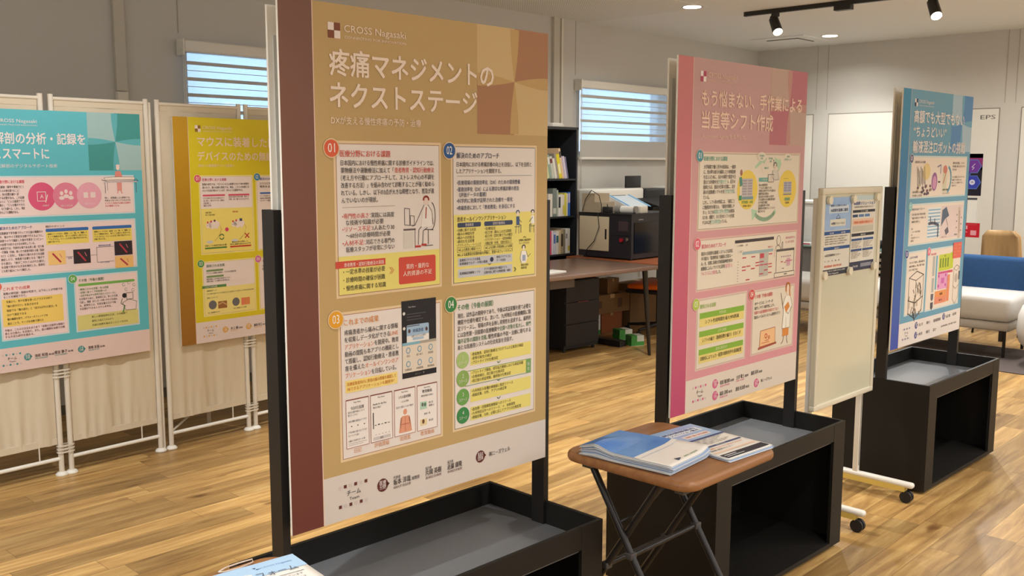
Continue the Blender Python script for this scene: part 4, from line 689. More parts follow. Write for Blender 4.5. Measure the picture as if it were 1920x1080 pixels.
def blind(label, x0, x1, ztop, zbot, bands):
    r = thing('roller_blind', label, 'blind', (x0, YB - .05, zbot), 0, None)
    w = x1 - x0; h = ztop - zbot
    MB().bevbox(-.02, w + .02, -.035, .045, h, h + .075, WHT, .012).build('head_box', r)
    MB().box(-.03, -.0205, -.04, .048, h - .02, h + .08, WHT).cyl((-.036, -.01, h + .03), (-.03, -.01, h + .03), .022, WHT, 18).build('end_bracket', r)
    f = MB(); g = MB(); z = h
    for i, (kind, hh) in enumerate(bands):
        z2 = max(z - hh, .0)
        if kind == 's': g.box(0, w, 0, .0008, z2, z, SHEER)
        else: f.box(0, w, -.0006, .0012, z2, z, OPAQ)
        z = z2
    f.build('opaque_bands', r); g.build('sheer_bands', r)
    MB().bevbox(-.004, w + .004, -.012, .012, -.024, 0, WHT, .006).build('bottom_bar', r)
    c = MB()
    for dx in (-.030, -.018): c.tube([(dx, -.035, h + .02), (dx - .002, -.037, h * .5), (dx, -.036, -.35)], .0022, WHT, 6)
    c.tube([(-.030, -.036, -.35), (-.024, -.036, -.365), (-.018, -.036, -.35)], .0022, WHT, 6)
    c.build('pull_chain', r)
bands = [('s', .052), ('o', .022)] + [('s', .034), ('o', .004), ('s', .040), ('o', .022)] * 6
blind('zebra roller blind above the yellow poster, with its pull chain on the left', 3.06, 4.54, 2.19, 1.56, bands)
blind('zebra roller blind over the window behind the white plotter', 6.97, 8.47, 2.19, 1.56, [('s', .055), ('o', .028), ('s', .04), ('o', .004), ('s', .042), ('o', .024), ('s', .04), ('o', .004), ('s', .046), ('o', .024), ('s', .04), ('o', .004), ('s', .046), ('o', .024), ('s', .050), ('o', .3)])
# ================================================================== small folding tables and flyers
def ftable(label, x0, x1, y0, y1, group):
    r = thing('folding_table', label, 'table', ((x0 + x1) / 2, (y0 + y1) / 2, 0), math.radians(-.8), group)
    a = (x1 - x0) / 2; b = (y1 - y0) / 2
    m = MB(); P0 = rrect2(-a, a, -b, b, .05, 8); rings = [(.010, .673), (.003, .676), (0, .682), (0, .690), (.003, .696), (.009, .700)]; n = len(P0); vs = []
    for ins, z in rings:
        for x, y in P0: d = math.hypot(x, y); vs.append((x * (1 - ins / d), y * (1 - ins / d), z))
    m.add(vs, [(j * n + i, j * n + (i + 1) % n, (j + 1) * n + (i + 1) % n, (j + 1) * n + i) for j in range(5) for i in range(n)], WOODT, True)
    m.add(vs, [tuple(range(n - 1, -1, -1)), tuple(5 * n + i for i in range(n))], WOODT); m.build('table_top', r)
    T = mat((46, 44, 44), .32, .3)
    for xa, xb in ((-.1415, -.1265), (.1785, .1635)):                      # two X frames, legs lean along y
        MB().cyl((xa, -.235, .012), (xa, .182, .669), .0105, T, 12).build('leg', r)
        MB().cyl((xb, .345, .012), (xb, -.07, .664), .0105, T, 12).build('leg', r)
    MB().cyl((-.1415, -.235, .012), (.1785, -.235, .012), .0105, T, 12).build('floor_bar', r)
    MB().cyl((-.1265, .345, .012), (.1635, .345, .012), .0105, T, 12).build('floor_bar', r)
    for z, y0, y1, xl, xr in ((.42, -.235, .182, -.1415, .1785), (.36, .345, -.07, -.1265, .1635)):
        t = (z - .012) / .652; y = y0 + t * (y1 - y0); q = MB().cyl((xl, y, z), (xr, y, z), .008, T, 12)
        for x in (xl, xr): q.bevbox(x - .013, x + .013, y - .012, y + .012, z - .010, z + .010, mat((74, 72, 72), .4), .004)
        q.build('crossbar', r)
    MB().tube([(-.1415, .075, .50), (-.06, .05, .52), (.05, .06, .56), (.14, .10, .655)], .006, T, 8).build('locking_stay', r)
    for x, y in ((-a + .06, b - .06), (a - .06, b - .06), (-a + .06, -b + .06), (a - .06, -b + .06)): MB().box(x - .018, x + .018, y - .014, y + .014, .653, .6725, mat((80, 76, 70), .5)).build('hinge_block', r)
    return r
ftable('small wooden-topped folding table in front of the pink poster stand, holding flyers', 1.99, 2.443, 1.268, 1.70, 'small folding tables')
ftable('small wooden-topped folding table cut off by the bottom edge of the photo', .56, 1.045, 1.19, 1.667, 'small folding tables')
SKYB = noisy((44, 92, 190), (120, 176, 228), 9, .3, .5, 0)
SKYB2 = noisy((186, 214, 238), (110, 150, 214), 9, .3, .5, 0)
PW = (238, 234, 228)
def sheet(name, label, cat, x, y, z, rz, w, l, group, draw, curl=0.0, n=1, th=.0012, jit=.004, curlx=0, edge=(206, 214, 226)):
    r = thing(name, label, cat, (x, y, z), rz, group)
    # stack below
    rnd = random.Random(len(label)); 
    def h(u, v, k):
        return curl * (max(0, (u / w) - .72) / .28) ** 2 * max(0, 1 - v / l * 1.1) + curlx * max(0, 1 - abs(v / l - .82) / .18) * math.exp(-((u / w - .15) / .45) ** 2)
    stack = MB(); nu, nv = 14, 18
    for k in range(n):
        ou, ov = (rnd.uniform(-jit, jit), rnd.uniform(-jit, jit)) if k < n - 1 else (0, 0); z0 = k * th; f = (k + 1) / n
        c = mat([edge, (150, 176, 214), (226, 226, 224)][k % 3], .5) if k < n - 1 else mat(PW, .35, spec=.5)
        vs = [(u * w / nu + ou, v * l / nv + ov, z0 + zz + h(u * w / nu, v * l / nv, k) * f) for zz in (0, th * .55) for v in range(nv + 1) for u in range(nu + 1)]
        N = (nu + 1) * (nv + 1); fs = []
        for v in range(nv):
            for u in range(nu):
                i = v * (nu + 1) + u; fs.append((i, i + nu + 1, i + nu + 2, i + 1)); fs.append((N + i, N + i + 1, N + i + nu + 2, N + i + nu + 1))
        for v in range(nv): 
            i = v * (nu + 1); j = i + nu; fs.append((i, N + i, N + i + nu + 1, i + nu + 1)); fs.append((j, j + nu + 1, N + j + nu + 1, N + j))
        for u in range(nu):
            i = u; j = nv * (nu + 1) + u; fs.append((i, i + 1, N + i + 1, N + i)); fs.append((j, N + j, N + j + 1, j + 1))
        stack.add(vs, fs, c, True)
    stack.build('paper', r)
    # print follows the top sheet
    F = Flat(Hh=l * 1000, base=1); draw(F, w * 1000, l * 1000)
    zt = (n - 1) * th + th * .55
    F.mb.v = [(px, pz, zt + .0007 + (-py) + h(px, pz, 0)) for px, py, pz in F.mb.v]
    F.build('print', r); return r
def fine(F, x0, y0, x1, y1, c, ly=1, nx=10, ny=12):
    for i in range(nx):
        for j in range(ny): F.rect(x0 + (x1 - x0) * i / nx, y0 + (y1 - y0) * j / ny, x0 + (x1 - x0) * (i + 1) / nx, y0 + (y1 - y0) * (j + 1) / ny, c, ly)
def draw_sky(F, w, l):
    fine(F, 0, 0, w, l * .66, SKYB, 0)
    for i in range(10):
        x = w * i / 10; F.poly([(x, l * .66), (x, l * (.60 + .0 * i)), (x + w / 10, l * .60), (x + w / 10, l * .66)], mat(PW, .35, spec=.5), 1)
    F.poly([(w * .30, l * .90), (w * .42, l * .93), (w * .30, l * .96)], (70, 80, 100), 2).text('連携企業募集', w * .48, l * .95, 7, (120, 150, 110), w * .34)
def draw_info(F, w, l):
    fine(F, 0, 0, w, l * .40, SKYB2, 0); F.rect(w * .1, l * .1, w * .9, l * .22, (226, 232, 240), 1).text('開発情報案内', w * .14, l * .15, 13, (60, 80, 140), w * .7, 3, .02).text('イノベーション拠点', w * .14, l * .205, 12, (60, 80, 140), w * .7, 3, .02)
    F.rect(w * .3, l * .27, w * .86, l * .35, (238, 226, 220), 1).text('治療に繋ぐ研究成果', w * .33, l * .325, 10, (196, 84, 84), w * .5, 3)
    F.rect(0, l * .40, w, l * .435, (70, 84, 130), 1)
    for q in range(5): F.text('医療現場の課題と企業をつなぐ取り組み', w * .06, l * (.47 + .03 * q), 6.5, (96, 92, 100), w * (.8 - .1 * (q % 3)))
    F.rect(w * .04, l * .63, w * .96, l * .66, (70, 84, 130), 1).text('お申込み方法', w * .4, l * .654, 7, PW, w * .2)
    F.text('参加無料 どなたでもご参加いただけます', w * .08, l * .72, 9, (214, 110, 84), w * .8).text('開催 連続セミナー', w * .08, l * .77, 9, (96, 92, 100), w * .5).rect(w * .04, l * .80, w * .96, l * .83, (236, 206, 184), 1)
    F.rect(w * .03, l * .88, w * .97, l * .98, (52, 54, 66), 1).rect(w * .07, l * .905, w * .7, l * .92, (210, 210, 214), 2).rect(w * .07, l * .94, w * .85, l * .955, (190, 194, 200), 2)
ANG = math.radians(-1)
sheet('flyer_stack', 'thick stack of blue flyers with a lifted corner on the folding table', 'flyers', 2.015, 1.345, .7012, math.radians(4), .20, .290, None, lambda F, w, l: draw_sky(F, w, l), curl=.012, curlx=.018, n=14, th=.0019, jit=.005)
sheet('flyer_stack', 'spread of white and blue information flyers beside the blue stack', 'flyers', 2.222, 1.300, .7012, math.radians(-5), .205, .292, None, draw_info, curl=.001, n=5, th=.0017, jit=.012)
def draw_t1(F, w, l):
    F.rect(0, 0, w, l * .22, (176, 208, 238), 0).poly([(w * .55, 20), (w * .68, 26), (w * .57, 34)], (40, 70, 110), 2).text('CROSS Nagasaki', w * .62, 32, 8, (120, 150, 200), w * .3).text('プラットフォーム', w * .1, 72, 22, (90, 100, 120), w * .8, 3, .0)
    F.rect(w * .1, 84, w * .92, 85.4, (70, 70, 80), 1)
    for q in range(7): F.text('医療と工学のひらかれた連携を目指しています', w * .12, 100 + q * 16, 8, (96, 100, 110), w * .76, 3, 0)
sheet('flyer_stack', 'white and pale blue flyers on the table at the bottom edge of the photo', 'flyers', .80, 1.345, .7012, math.radians(-7), .215, .297, None, draw_t1, curlx=.006, n=6, th=.0012, jit=.004)
tg = MB(); tg.tube([(.905, 1.652, .7035), (.925, 1.66, .704), (.955, 1.662, .7035), (.985, 1.659, .7035), (.978, 1.645, .7035), (.945, 1.640, .7035), (.915, 1.645, .7035), (.905, 1.652, .7035)], .0018, mat((232, 214, 200), .2, alpha=.75), 6)
tag(tg.build('plastic_loop'), 'clear plastic loop lying on the table top behind the pale blue flyers', 'plastic scrap')
# ================================================================== rolling whiteboard
r = thing('whiteboard', 'cream rolling whiteboard with two flyers between the pink and blue posters', 'whiteboard', (3.71, 1.79, 0), ANG_A)
CRM = mat((222, 214, 192), .4); BRDM = mat((208, 204, 180), .18, spec=.6)
m = MB().bevbox(0, .56, -.012, .012, .468, .492, CRM, .004).bevbox(0, .56, -.012, .012, 1.375, 1.402, CRM, .004).bevbox(0, .026, -.012, .012, .49, 1.376, CRM, .004).bevbox(.534, .56, -.012, .012, .49, 1.376, CRM, .004); fr = m.build('frame', r)
MB().box(.024, .536, -.006, .006, .49, 1.378, BRDM).build('board', r)
for x in (.022, .505):
    q = MB().bevbox(x - .012, x + .012, .013, .037, .075, 1.36, WHT, .003).box(x - .003, x + .003, .0115, .0135, .12, .45, mat((150, 146, 136), .5)).build('upright', r)
    # foot runs front to back, rounded at the ends
    f = MB(); f.bevbox(x - .018, x + .018, -.245, .265, .068, .094, WHT, .012).box(x - .0165, x + .0165, -.21, .23, .050, .074, mat((214, 186, 96), .4)); ft = f.build('foot', r)  # yellow lower strip paints the yellow light on the foot's underside
    for y in (-.215, .235):
        c = MB(); c.cyl((x - .016, y, .027), (x - .004, y, .027), .0265, mat((30, 30, 32), .5), 18).cyl((x + .004, y, .027), (x + .016, y, .027), .0265, mat((30, 30, 32), .5), 18).box(x - .0038, x + .0038, y - .012, y + .012, .024, .049, mat((36, 36, 38), .5)); c.build('caster', ft)
MB().bevbox(.036, .493, .016, .034, .60, .622, WHT, .004).build('stretcher', r)
def wall_flyer(label, x, y, z, w, h, rz, draw, cat='flyer', name='flyer'):
    r = thing(name, label, cat, (x, y, z), rz); MB().box(0, w, 0, .0006, 0, h, mat((226, 222, 210), .5)).build('paper', r)
    F = Flat(Hh=h * 1000, base=1); draw(F, w * 1000, h * 1000); F.build('print', r); return r
def fl1(F, w, h):
    F.rect(0, 0, w, h * .42, SKYB2, 0).rect(w * .14, h * .10, w * .9, h * .20, (206, 220, 232), 1).text('開発と企業のための', w * .2, h * .115, 8, (50, 54, 90), w * .6, 3, .02).text('AI技術を医療に適用', w * .2, h * .18, 13, (50, 54, 90), w * .66, 3, .03)
    F.line([(w * .5, h * .22), (w * .42, h * .27), (w * .58, h * .27)], 3, (80, 96, 130), 1, True).rect(w * .2, h * .28, w * .8, h * .37, (222, 220, 206), 1).text('AI情報ソリューション', w * .24, h * .345, 10, (56, 60, 84), w * .52, 3, .02)
    F.rect(0, h * .43, w, h * .475, (48, 86, 146), 1).text('日時　　　会場', w * .2, h * .465, 7, PW, w * .6)
    for q in range(4): F.text('医療の現場で役立つ技術の紹介', w * .04, h * (.51 + .03 * q), 6, INK, w * (.86 - .1 * (q % 2)), 3, .005)
    F.rect(0, h * .63, w, h * .67, (48, 86, 146), 1).text('講師紹介', w * .4, h * .664, 7, PW, w * .2).text('AI活用事例セミナー', w * .05, h * .75, 10, INK, w * .6, 3, .02).text('1. 2. 3. 4. 5.', w * .05, h * .82, 7, INK, w * .6).text('参加費無料 事前申込制', w * .04, h * .89, 9, (220, 100, 60), w * .66, 3, .02)
    F.rect(0, h * .92, w, h, (58, 62, 74), 1).text('お問い合わせ 長崎大学 医工連携', w * .05, h * .95, 6, PW, w * .8, 3, .01).text('CROSS Nagasaki', w * .1, h * .985, 7, PW, w * .5)
def fl2(F, w, h):
    F.rect(0, 0, w, h * .06, (196, 214, 216), 0).text('AI技術ソリューション', w * .06, h * .12, 14, (56, 80, 150), w * .9, 3, .03).text('医療現場の課題をAIで解決するセミナー', w * .1, h * .16, 7, INK, w * .8, 3, .01)
    F.rect(w * .04, h * .19, w * .97, h * .225, (52, 50, 58), 1).text('セミナー概要', w * .36, h * .218, 7, PW, w * .3)
    for q in range(3): F.rect(w * (.04 + .25 * q), h * .25, w * (.25 + .25 * q), h * .285, (90, 130, 176) if q else (48, 70, 110), 1)
    F.rect(w * .05, h * .31, w * .93, h * .39, (234, 196, 170), 1).text('現場の課題を解決する', w * .1, h * .37, 11, (224, 110, 70), w * .78, 3, .02).rect(w * .05, h * .40, w * .93, h * .48, (200, 196, 180), 1).rect(w * .03, h * .50, w * .97, h * .54, (44, 46, 56), 1).text('講演内容', w * .4, h * .532, 7, PW, w * .2)
    F.rect(w * .03, h * .57, w * .47, h * .60, (48, 84, 140), 1).rect(w * .5, h * .57, w * .95, h * .60, (48, 84, 140), 1).rect(w * .03, h * .71, w * .47, h * .74, (48, 84, 140), 1).rect(w * .5, h * .71, w * .95, h * .74, (48, 84, 140), 1)
    for q in range(9):
        for s_ in (0, 1): F.text('講演の概要と内容', w * (.05 + .48 * s_), h * (.625 + .022 * q + (.03 if q > 3 else 0)), 5, (130, 116, 100), w * (.38 - .06 * (q % 3)), 3, 0)
    F.rect(0, h * .88, w, h, (58, 62, 84), 1).text('CROSS', w * .12, h * .955, 10, PW, w * .22).rect(w * .45, h * .91, w * .9, h * .96, (140, 142, 156), 2)
for lab, x, fn, w in (('blue-topped seminar flyer on the whiteboard, the left one', .032, fl1, .232), ('white seminar flyer with dark bars on the whiteboard, the right one', .272, fl2, .232)):
    p = Vector((3.71, 1.79, 0)) + UA * x - VA * .0078; wall_flyer(lab, p.x, p.y, 1.037 if fn is fl1 else 1.04, w, .325, ANG_A, fn)
for i, (x, z) in enumerate(((.052, 1.352), (.270, 1.352), (.497, 1.356), (.034, 1.042), (.262, 1.045), (.496, 1.050))):
    p = Vector((3.71, 1.79, 0)) + UA * x
    q = MB().cyl((0, -.0225, 0), (0, -.0092, 0), .017, mat((232, 224, 200), .35), 20).build('magnet'); q.location = (p.x, p.y, z); q.rotation_euler = (0, 0, ANG_A)
    tag(q, 'round cream magnet at the %s of the whiteboard flyers' % ('top left', 'top middle', 'top right', 'bottom left', 'bottom middle', 'bottom right')[i], 'magnet', 'magnets on the whiteboard')
# ================================================================== office corner: desk, bookcase, machines
ANG_D = math.radians(-4)
DT = noisy((112, 88, 74), (124, 98, 82), 3, .3, .5, 0, (1, 12, 12))
r = thing('desk', 'long grey-brown office desk with slanted black legs, in front of the bookcase', 'desk', (6.116, 4.246, 0), ANG_D)
MB().bevbox(-1.6, 0, 0, .85, .69, .72, DT, .005).build('desk_top', r)
for x, y, dx, dy in ((-.08, .07, .10, .02), (-.08, .78, .07, .02), (-1.52, .07, -.1, -.06), (-1.52, .78, -.1, .06)): MB().cyl((x, y, .689), (x + dx, y + dy, 0), .022, BLK, 12, .013).build('leg', r)
MB().box(-1.45, -.15, .40, .43, .63, .689, BLK).build('under_frame', r)
MB().box(-1.08, -.83, .10, .40, .615, .685, mat((96, 84, 78), .4)).build('under_desk_tray', r)
r = thing('paper_stack', 'small stack of white sheets lying on the grey-brown desk', 'papers', (5.05, 4.44, .72), math.radians(3))
q = MB()
for k in range(4): q.box(.002 * k, .21, .003 * (k % 2), .13, .0002 + k * .003, .003 + k * .003, mat((226, 222, 214), .6))
q.build('paper', r)
r = thing('drawer_unit', 'black drawer unit under the grey-brown desk', 'drawer cabinet', (5.72, 4.86, 0), ANG_D)
MB().box(0, .40, 0, .34, .03, .58, mat((30, 28, 30), .5)).build('body', r); q = MB()
for z in (.06, .235, .41): MB().box(.008, .392, -.012, -.0005, z, z + .165, mat((36, 33, 36), .45)).build('drawer', r)
for x, y in ((.03, .03), (.37, .03), (.03, .31), (.37, .31)): MB().cyl((x, y, 0), (x, y, .03), .014, BLK, 10).build('foot', r)
MB().box(.14, .26, -.016, -.0125, .40, .404, mat((170, 60, 70), .4)).build('red_strip', r)
# bookcase
BC = mat((38, 40, 44), .4)
r = thing('bookcase', 'tall black metal bookcase behind the desk, half hidden by the tan poster', 'bookcase', (5.47, 5.25, 0), 0)
MB().box(0, .02, 0, .30, 0, 1.78, BC).build('side_panel', r); MB().box(.846, .866, 0, .30, 0, 1.78, BC).build('side_panel', r)
MB().box(.02, .846, .288, .298, .05, 1.78, mat((26, 26, 30), .5)).build('back_panel', r); MB().box(-.004, .870, -.004, .304, 1.78, 1.802, mat((48, 50, 54), .4)).build('top', r)
for z in (.05, .395, .74, 1.058, 1.372): MB().box(.02, .846, .002, .286, z - .014, z, BC).build('shelf', r)
for x in (.60, .72): MB().box(x, x + .03, .276, .287, .05, 1.78, mat((44, 46, 52), .4)).build('back_rib', r)
t = MB().bevbox(6.07, 6.20, 5.30, 5.42, 1.8022, 1.835, WHT, .005).build('box'); tag(t, 'flat white box on top of the black bookcase', 'box')
t = MB().bevbox(5.99, 6.03, 5.32, 5.37, 1.8022, 1.96, mat((226, 218, 196), .4), .005).build('block'); tag(t, 'narrow cream block standing upright on the black bookcase', 'block')
def book(x, z, w, h, rot, rgb, label, grp, band=None, d=.19):
    r = thing('book', label, 'book', (x, 5.275, z + .0005), 0, grp); M = Matrix.Rotation(rot, 4, 'Y')
    c = mat(rgb, .5); MB().box(0, w * .14, 0, d, 0, h, c, M).box(w * .86, w, 0, d, 0, h, c, M).box(w * .14, w * .86, 0, .003, 0, h, c, M).build('cover', r)
    MB().box(w * .15, w * .85, .004, d - .003, .003, h - .004, mat((232, 226, 208), .8), M).build('pages', r)
    if band: MB().box(w * .1, w * .9, -.0008, -.0001, h * band[0], h * band[1], mat(band[2], .5), M).build('spine_label', r)
    return r
tiers = [(1.372, 'leaning on the upper shelf of the bookcase', 'books on the upper shelf', [
    (.034, .20, (206, 214, 168), 'pale lime', None), (.026, .20, (150, 172, 158), 'grey-green', (.6, .9, (230, 230, 220))), (.034, .185, (196, 200, 186), 'light grey', (.7, .9, (120, 60, 60))), (.026, .17, (226, 222, 210), 'white', None), (.022, .21, (160, 150, 140), 'taupe', None), (.036, .205, (226, 212, 40), 'bright yellow', (.2, .6, (240, 236, 180))), (.024, .255, (228, 196, 160), 'peach', (.7, .9, (60, 60, 60))), (.014, .19, (196, 186, 206), 'lilac', None), (.018, .19, (214, 206, 220), 'pale lavender', None), (.018, .185, (120, 116, 150), 'slate purple', None)]),
  (1.058, 'on the middle shelf of the bookcase', 'books on the middle shelf', [
    (.055, .19, (222, 216, 204), 'thick white', None), (.05, .235, (120, 130, 124), 'thick grey-green', (.1, .3, (200, 200, 190))), (.018, .22, (176, 184, 170), 'pale sage', None), (.03, .18, (230, 228, 222), 'white and black', (.4, .9, (50, 50, 54))), (.022, .185, (226, 222, 214), 'cream', None), (.022, .18, (220, 212, 196), 'ivory', (.1, .5, (214, 200, 70))), (.022, .195, (214, 204, 70), 'mustard', None), (.018, .19, (228, 222, 190), 'straw-coloured', None), (.03, .20, (60, 110, 190), 'bright blue', (.55, .95, (196, 190, 220)))]),
  (.74, 'on the lower shelf of the bookcase', 'books on the lower shelf', [
    (.028, .20, (202, 66, 104), 'crimson pink', None), (.022, .20, (226, 210, 216), 'pinkish white', None), (.03, .185, (210, 216, 230), 'pale blue', (.5, .9, (90, 110, 180))), (.036, .195, (232, 228, 220), 'white', (.5, .8, (60, 110, 120))), (.024, .20, (214, 196, 160), 'tan', None), (.03, .21, (180, 160, 130), 'brown and cream', (.3, .8, (70, 58, 50))), (.026, .205, (150, 140, 120), 'khaki', None), (.026, .21, (232, 230, 224), 'white and grey', (.6, .8, (150, 150, 150))), (.03, .21, (224, 220, 206), 'off-white', (.1, .3, (206, 190, 60)))])]
for z, where, grp, bs in tiers:
    rot = math.radians(-13) if z > 1.3 else 0
    w_tot = sum(b[0] for b in bs) * (1.03) + .002 * len(bs); x = (6.255 if z > 1.3 else 6.285) - w_tot
    for w, h, rgb, nm, band in bs:
        book(x, z + (w * math.sin(-rot) if rot < 0 and False else 0), w * .97, h, rot, rgb, '%s book %s' % (nm, where), grp, band); x += w / math.cos(rot) + .002
# table with the laser cutter
OT = noisy((150, 84, 52), (166, 98, 62), 4, .35, .45, 0, (1, 10, 10))
r = thing('work_table', 'reddish brown table under the black laser cutter, with a black beam foot', 'table', (0, 0, 0), 0)
MB().bevbox(6.19, 7.95, 4.30, 5.245, .69, .72, OT, .004).build('table_top', r)
for x in (6.24, 7.80): MB().box(x, x + .08, 4.70, 5.235, 0, .05, BLK).box(x + .01, x + .07, 5.02, 5.10, .05, .688, BLK).build('leg', r)
ang = 0
LC = mat((44, 42, 46), .4); LS = mat((36, 35, 38), .45)
r = thing('laser_cutter', 'black desktop laser cutter with a beige side door on the brown table', 'laser cutter', (6.263, 4.619, .7202), 0)
q = MB(); q.box(.004, .62, .004, .546, .012, .372, LS).box(0, .62, 0, .004, 0.012, .372, LC).box(0, .004, .004, .55, .012, .372, LC).box(-.003, .62, -.003, .55, .36, .376, BLK)
q.build('body', r)
for x, y in ((.04, .04), (.58, .04), (.04, .50), (.58, .50)): MB().cyl((x, y, 0), (x, y, .0115), .02, BLK, 12).build('foot', r)
d = MB().bevbox(-.010, -.0005, .225, .535, .062, .345, mat((206, 190, 160), .5), .003).build('side_door', r); d['label'] = 'beige door'
MB().box(-.0112, -.0102, .245, .262, .16, .245, mat((40, 34, 30), .4)).build('handle_slot', d)
q = MB(); q.box(-.006, -.0005, .012, .20, .20, .33, LC); q.box(-.008, -.0062, .03, .125, .235, .315, mat((74, 62, 66), .3)); q.build('control_panel', r)
MB().cyl((-.005, .09, .162), (-.024, .09, .162), .016, mat((170, 30, 50), .35), 18).build('stop_button', r); MB().cyl((-.005, .03, .172), (-.020, .03, .172), .013, mat((190, 186, 180), .25, 1), 18).box(-.03, -.0202, .028, .032, .155, .185, mat((190, 186, 180), .25, 1)).build('key_switch', r)
MB().box(.035, .34, -.006, -.0045, .05, .305, mat((10, 10, 14), .12, spec=.6)).build('front_window', r); MB().box(.09, .15, -.0075, -.0035, .325, .331, mat((160, 160, 160), .3)).build('badge', r)
q = MB().tube([(6.262, 5.13, 1.105), (6.262, 5.10, 1.2), (6.255, 5.03, 1.28), (6.262, 4.955, 1.24), (6.275, 4.94, 1.16), (6.275, 4.935, 1.103), (6.243, 4.95, 1.09), (6.236, 4.93, .98), (6.235, 4.98, .86), (6.23, 5.05, .79), (6.228, 5.06, .74)], .0035, mat((24, 24, 26), .5), 6).build('cable'); tag(q, 'thin black cable looping over the laser cutter and down its beige door', 'cable')
r = thing('storage_box', 'beige stepped box on the far left end of the laser cutter', 'box', (6.285, 4.965, 1.0965), 0)
MB().box(0, .20, .055, .19, 0, .155, mat((176, 160, 136), .6)).build('tall_part', r); MB().box(0, .20, 0, .0545, 0, .085, mat((176, 160, 136), .6)).build('low_part', r)
r = thing('film_roll', 'clear wrapped roll with a white label on the laser cutter', 'roll', (6.36, 4.64, 1.0965), math.radians(8))
MB().cyl((0, 0, .03), (0, .20, .03), .03, mat((150, 148, 142), .2, alpha=.8), 20).build('roll', r); MB().cyl((0, .02, .03), (0, .14, .03), .0308, mat((232, 230, 224), .4), 20, caps=False).build('label_sleeve', r)
t = MB().bevbox(6.44, 6.54, 4.66, 4.74, 1.0965, 1.15, mat((222, 216, 200), .5), .003).build('carton'); tag(t, 'little white carton on the laser cutter, in front of the plotter', 'carton')
t = MB().bevbox(6.30, 6.36, 4.88, 4.95, 1.0965, 1.145, mat((44, 42, 42), .5), .006).tube([(6.31, 4.9, 1.145), (6.33, 4.92, 1.165), (6.35, 4.93, 1.146)], .004, BLK, 6).build('adapter'); tag(t, 'black power adapter beside the wrapped roll on the laser cutter', 'adapter')
# plotter
r = thing('plotter', 'white and black wide-format plotter below the far window blind', 'plotter', (6.74, 5.42, 0), 0)
MB().bevbox(0, .80, 0, .26, 1.03, 1.27, mat((232, 230, 220), .35), .02).build('housing', r); MB().bevbox(.801, 1.28, -.02, .26, 1.0, 1.26, mat((30, 30, 32), .4), .02).build('black_cover', r); MB().bevbox(1.281, 1.40, 0, .26, 1.0, 1.28, mat((228, 226, 218), .35), .03).build('end_cap', r)
MB().box(.30, .50, -.004, -.0005, 1.19, 1.21, mat((80, 78, 78), .4)).build('slot', r); MB().bevbox(.62, .86, .08, .10, 1.271, 1.385, mat((28, 28, 30), .3), .006).box(.72, .76, .085, .095, 1.268, 1.275, BLK).build('control_screen', r)
MB().cyl((.84, -.05, 1.08), (1.24, -.05, 1.08), .028, mat((20, 20, 22), .4), 16).build('feed_roll', r)
q = MB().prism([(0, 0), (.50, 0), (.50, .28), (0, .28)], 0, .006, mat((36, 36, 38), .5), Matrix.Translation((.60, -.32, 1.105)) @ Matrix.Rotation(math.radians(14), 4, 'X')).build('output_tray', r)
q = MB().prism([(0, 0), (.34, 0), (.34, .24), (0, .24)], 0, .004, mat((216, 226, 232), .3), Matrix.Translation((.16, -.29, 1.115)) @ Matrix.Rotation(math.radians(22), 4, 'X'))
for x in (.02, .30): q.prism([(x, -.02), (x + .02, -.02), (x + .02, .25), (x, .25)], .0045, .009, mat((120, 180, 226), .3), Matrix.Translation((.16, -.29, 1.115)) @ Matrix.Rotation(math.radians(22), 4, 'X'))
q.build('paper_guide', r)
for x in (.12, 1.28): MB().box(x - .02, x + .02, .10, .16, .04, 1.028, mat((60, 60, 62), .4)).box(x - .03, x + .03, -.08, .30, .02, .0395, BLK).build('leg', r)
for x in (.12, 1.28):
    for y in (-.06, .28): MB().cyl((x - .01, y, .0105), (x + .01, y, .0105), .0103, BLK, 12).build('caster', r)
# boxes under the table
CB = noisy((128, 98, 64), (118, 88, 56), 4, .8, .2)
def carton(label, x, y, z, w, d, h, rz=0, m=CB, tape=True, name='cardboard_box', extra=None):
    r = thing(name, label, 'box', (x, y, z), math.radians(rz), None); MB().box(0, w, 0, d, 0, h, m).build('carton', r)
    if tape: MB().box(w * .44, w * .56, -.0006, d + .0006, h * .8, h + .0008, mat((176, 146, 100), .3)).build('tape', r)
    if extra: extra(r, w, d, h)
    return r
def marks(r, w, d, h):
    F = MB(); k = mat((84, 60, 40), .7); F.box(w * .12, w * .2, -.0009, -.0001, h * .3, h * .7, k).box(w * .66, w * .78, -.0009, -.0001, h * .25, h * .75, k); F.build('printed_mark', r)
def green(r, w, d, h):
    G = mat((70, 150, 66), .5); MB().box(-.0008, w + .0008, -.0008, d + .0008, .002, h * .42, G).box(0.0, w * .45, -.0009, d, h * .42, h + .0009, G).build('green_print', r)
GW = mat((214, 220, 206), .5)
carton('brown carton at the bottom of the pile under the table, behind the black beam', 6.63, 5.20, 0, .30, .12, .19, 0, noisy((150, 84, 40), (130, 70, 34), 5, .7))
carton('white and green carton at the left foot of the pile under the table', 6.445, 5.20, 0, .17, .10, .095, 0, GW, False, 'carton', green)
carton('plain white carton resting on the white and green one under the table', 6.445, 5.20, .0965, .17, .10, .092, 0, mat((206, 204, 196), .6), False, 'carton')
carton('long cardboard box with dark prints, lying on the lower cartons', 6.47, 5.15, .1915, .46, .14, .165, -4, CB, True, 'cardboard_box', marks)
carton('small cardboard cube topmost on the pile under the table', 6.66, 5.16, .3585, .18, .11, .13, 4)
carton('large plain cardboard box at the right of the pile, behind the swivel chair', 7.08, 5.22, 0, .62, .2, .40)
carton('green and white carton at the end of the black beam, the front one', 6.345, 4.66, 0, .12, .10, .085, -24, GW, False, 'carton', green)
